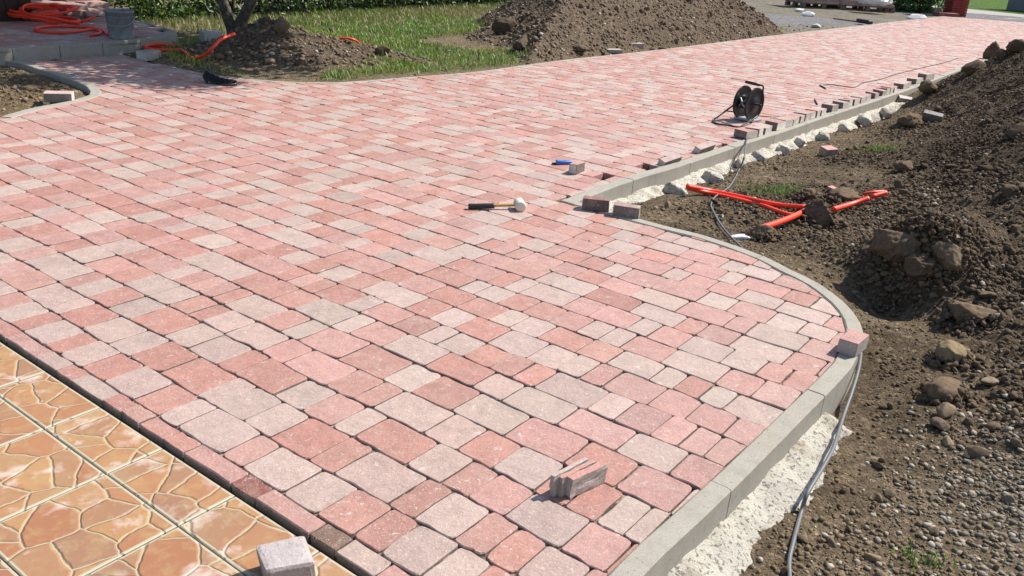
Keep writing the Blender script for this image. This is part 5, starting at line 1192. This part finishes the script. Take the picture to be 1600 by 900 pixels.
# dry tufts by the tree and along the hedge
n = 9000; t_ = rng.random(n) * HL; Q = h0 + hv * t_[:, None] - hn * (rng.random(n) ** 1.5 * 1.3)[:, None]; Q = Q[~inside(Q) & ~in_poly(Q, plat)]; z = h_garden(Q)[0]; n = len(Q)
cg = np.array([.26, .23, .09])[None] * rng.lognormal(0, .3, (n, 1)); gg = rng.random(n) < .4; cg[gg] = np.array([.13, .20, .04]); V, Fc, C_ = blades(Q, z, rng.uniform(.03, .11, n), rng.uniform(.006, .012, n), cg); setp(link('dry_grass', mesh_np('dry_grass', V, Fc, C_), LEAF), 'dry yellowish grass along the foot of the hedge', 'grass', kind='stuff')
# small weeds on the soil
for px, py, r_, n, lb in ((1374, 232, .09, 260, 'small bright weed patch on the soil right of the loose pink block'), (1215, 293, .13, 420, 'thin green weed patch behind the orange conduits'), (1448, 842, .035, 60, 'tiny green weed in the gravel at the lower right')):
    g = G(px, py, -.08); Q = g + rng.normal(0, r_, (n, 2)) * np.array([1, .8]); z = h_right(Q)[0]; cg = np.array([.15, .24, .05])[None] * rng.lognormal(0, .3, (n, 1))
    V, Fc, C_ = blades(Q, z, rng.uniform(.012, .035, n), rng.uniform(.004, .008, n), cg); setp(link('weed', mesh_np('weed', V, Fc, C_), LEAF), lb, 'weed', kind='stuff')

# ------------------------------------------------------------------ FAR END: pallets, fence, gate post, verge
def pallet(px0, px1, py0, py1, label, layers, lab2):
    a, b = G(px0, py0), G(px1, py1); t = b - a; L_ = np.linalg.norm(t); t /= L_; nr = np.array([-t[1], t[0]]); c = (a + b) / 2 + nr * .42; th = math.atan2(t[1], t[0])
    root = empty('pallet', (c[0], c[1], -.01), label, 'pallet', 'pallets of pavers at the far end', th); nb = max(3, int(L_ / .6))
    for y_ in (-.37, 0, .37):
        V, Fc = box(L_, .10, .022); link('bottom_board', mesh('bottom_board', V, Fc), PALW, root, (0, y_, 0))
        for k in range(nb):
            V, Fc = box(.13, .10, .09); link('block', mesh('block', V, Fc), PALW, root, (-L_ / 2 + .07 + k * (L_ - .14) / (nb - 1), y_, .023))
    for k in range(int(L_ / .16)):
        V, Fc = box(.125, .84, .022); link('deck_board', mesh('deck_board', V, Fc), PALW, root, (-L_ / 2 + .07 + k * .16, 0, .115))
    if layers:
        st = empty('paver_load', (c[0], c[1], .13), lab2, 'paver load', 'pavers stacked on the pallets', th)
        for l in range(layers):
            V, Fc = [], []; cl = []; x = -L_ / 2 + .04
            while x < L_ / 2 - .16 - .1 * l * (layers < 5):
                w_ = rng.choice([.13, .17, .21]); y = -.40
                while y < .36:
                    v, f = box(w_ - .006, .13, .072); b0 = len(V); V += [(q[0] + x + w_ / 2, q[1] + y + .07, q[2] + rng.normal(0, .001)) for q in v]; Fc += [tuple(i + b0 for i in ff) for ff in f]; cl += [tuple(np.array((.30, .20, .175)) * rng.uniform(.7, 1.2))] * 6; y += .138
                x += w_
            o = link('paver_layer', mesh('paver_layer', V, Fc, cl), PAV, st, (0, 0, l * .078)); 
pallet(1252, 1322, 11.5, 15, 'long dark pallet at the far left carrying a tall load of pavers', 9, 'tall load of reddish grey pavers on the far left pallet')
pallet(1312, 1398, 14.5, 20, 'reddish pallet at the far end with a low half-used load of pavers', 2, 'low half-used load of pavers on the right pallet')
g = G(1372, 13, .15); V, Fc = rock(4, 77, .4, 1.5, 1, 0); V = V * np.array([.45, .3, .12]); o = link('wrapping_film', mesh_np('wrapping_film', V, Fc, None, True), FOIL, None, (g[0], g[1] + .3, .34)); setp(o, 'crumpled white wrapping film on the low load of pavers', 'plastic film')
# bushes and wire fence beside the gate
for i, (px, py, lb) in enumerate(((1402, 17, 'leafy green bush behind the right end of the pallets'), (1425, 19, 'leafy green bush in front of the wire fence, left of the gate post'), (1448, 20, 'dark green bush at the foot of the wire fence nearest the gate post'))):
    g = G(px, py) + np.array([.2, .5]); root = empty('bush', (g[0], g[1], -.03), lb, 'bush'); parts = [blob_leaves((rng.uniform(-.35, .35), rng.uniform(-.3, .3), rng.uniform(.15, 1.2)), (.45, .4, .4), 230, .12, (.06, .12, .03)) for _ in range(8)]
    V, Fc, C_ = join(parts); link('foliage', mesh_np('foliage', V, Fc, C_), LEAF, root); V, Fc = tube([(0, 0, -.05), (.03, 0, .5), (0, .05, 1)], .03, 6); link('stem', mesh('stem', V, Fc, None, True), BARK, root)
fa, fb = G(1380, 16) + np.array([.3, .9]), G(1486, 22) + np.array([-.1, .5]); t = fb - fa; L_ = np.linalg.norm(t); th = math.atan2(t[1], t[0])
root = empty('wire_fence', (fa[0], fa[1], -.02), 'green wire fence left of the red-brown gate post', 'fence', None, th); GRN = mat_plain('green_fence_paint', (.03, .10, .06), .5, .1, 20, 0, .4)
for k in range(5): V, Fc = tube([(L_ * k / 4, 0, 0), (L_ * k / 4, 0, 1.5)], .028, 8, smooth_path=False); link('fence_post', mesh('fence_post', V, Fc, None, True), GRN, root)
for k in range(8): z_ = .06 + .2 * k; V, Fc = tube([(0, 0, z_), (L_, 0, z_)], .006, 5, smooth_path=False); link('wire', mesh('wire', V, Fc), GRN, root)
V, Fc = bevelled(*box(L_, .12, .16), .01, 1); link('fence_base', mesh('fence_base', V, Fc), CON, root, (L_ / 2, .1, 0))
g = G(1490, 24); root = empty('gate_post', (g[0], g[1], -.02), 'red-brown brick gate post at the far end of the driveway', 'gate post', None, th)
bz = 0; k = 0
while bz < 1.9:
    for s_i, (dx, dy) in enumerate(((-.125, -.125), (.125, -.125), (-.125, .125), (.125, .125))):
        V, Fc = bevelled(*box(.244, .244, .072), .004, 1); 
        if k == 0 and s_i == 0: BM_ = mesh('brick', V, Fc); BM_.materials.append(REDP)
        o = bpy.data.objects.new('brick', BM_); COL.objects.link(o); o.parent = root; o.location = (dx + .002 * (k % 2), dy, bz)
    bz += .078; k += 1
V, Fc = bevelled(*box(.56, .56, .06), .01, 1); link('post_cap', mesh('post_cap', V, Fc), CON, root, (0, 0, bz))
loose(1477, 24.8, .62, .4, .09, th, (.30, .12, .10), (.22, .05, .04), None, 'flat red stone block at the foot of the gate post', z=0, name='stone_block', cat='stone block')
g = G(1592, 19); root = empty('garden_wall', (g[0] + 1.7, g[1] + .6, -.02), 'grey plastered wall beyond the street at the top right corner', 'wall', None, math.atan2(ed[1], ed[0]))
V, Fc = bevelled(*box(3.4, .25, 1.6), .01, 1); link('wall_body', mesh('wall_body', V, Fc), WALLG, root); V, Fc = bevelled(*box(3.5, .33, .06), .01, 1); link('coping', mesh('coping', V, Fc), CON, root, (0, 0, 1.602))
# broom lying on the rough ground
P = [(*G(x, y, .03), .03) for x, y in ((1302, 29), (1325, 32), (1347, 35))]; root = empty('broom', P[0], 'wooden-handled broom lying on the gravel beyond the long mound', 'broom'); l0 = Vector(P[0])
V, Fc = tube([Vector(p) - l0 for p in P], .016, 8); link('handle', mesh('handle', V, Fc, None, True), PALW, root)
d_ = (Vector(P[-1]) - l0); V, Fc = bevelled(*box(.16, .42, .09), .02, 1); link('broom_head', mesh('broom_head', V, Fc), DWOOD, root, d_ + Vector((.05, 0, -.02)), (0, 0, .4))
# scraps
for px, py, s_i, c_, lb in ((1263, 24, .16, (.75, .73, .72), 'white scrap of paper on the gravel in front of the pallets'), (1249, 17, .12, (.7, .68, .66), 'small white scrap on the gravel left of the pallets'), (1275, 42, .11, (.5, .48, .44), 'flat pale stone on the gravel beside the far paving edge'), (1432, 29, .22, (.7, .66, .64), 'white torn bag on the ground beside the far paving edge')):
    g = G(px, py); V, Fc = rock(3, int(px), .5, 1.4, 1, 2); V = V * np.array([s_i, s_i * .7, s_i * .4]); o = link('scrap', mesh_np('scrap', V, Fc, np.tile(c_, (len(V), 1))), CLOD, None, (g[0], g[1], s_i * .15)); setp(o, lb, 'scrap')
g = G(1157, 372, -.04); V, Fc = rock(3, 55, .6, 1.8, 1, 4); V = V * np.array([.05, .03, .02]); zz = zsoil(*g); o = link('plastic_scrap', mesh_np('plastic_scrap', V, Fc, np.tile((.45, .50, .58), (len(V), 1))), FOIL, None, (g[0], g[1], zz + .008)); setp(o, 'crumpled clear plastic scrap at the end of the thin grey cable', 'scrap')
print('objects', len(bpy.data.objects), 'tris', sum(len(m.loops) - 2 * len(m.polygons) for m in bpy.data.meshes))
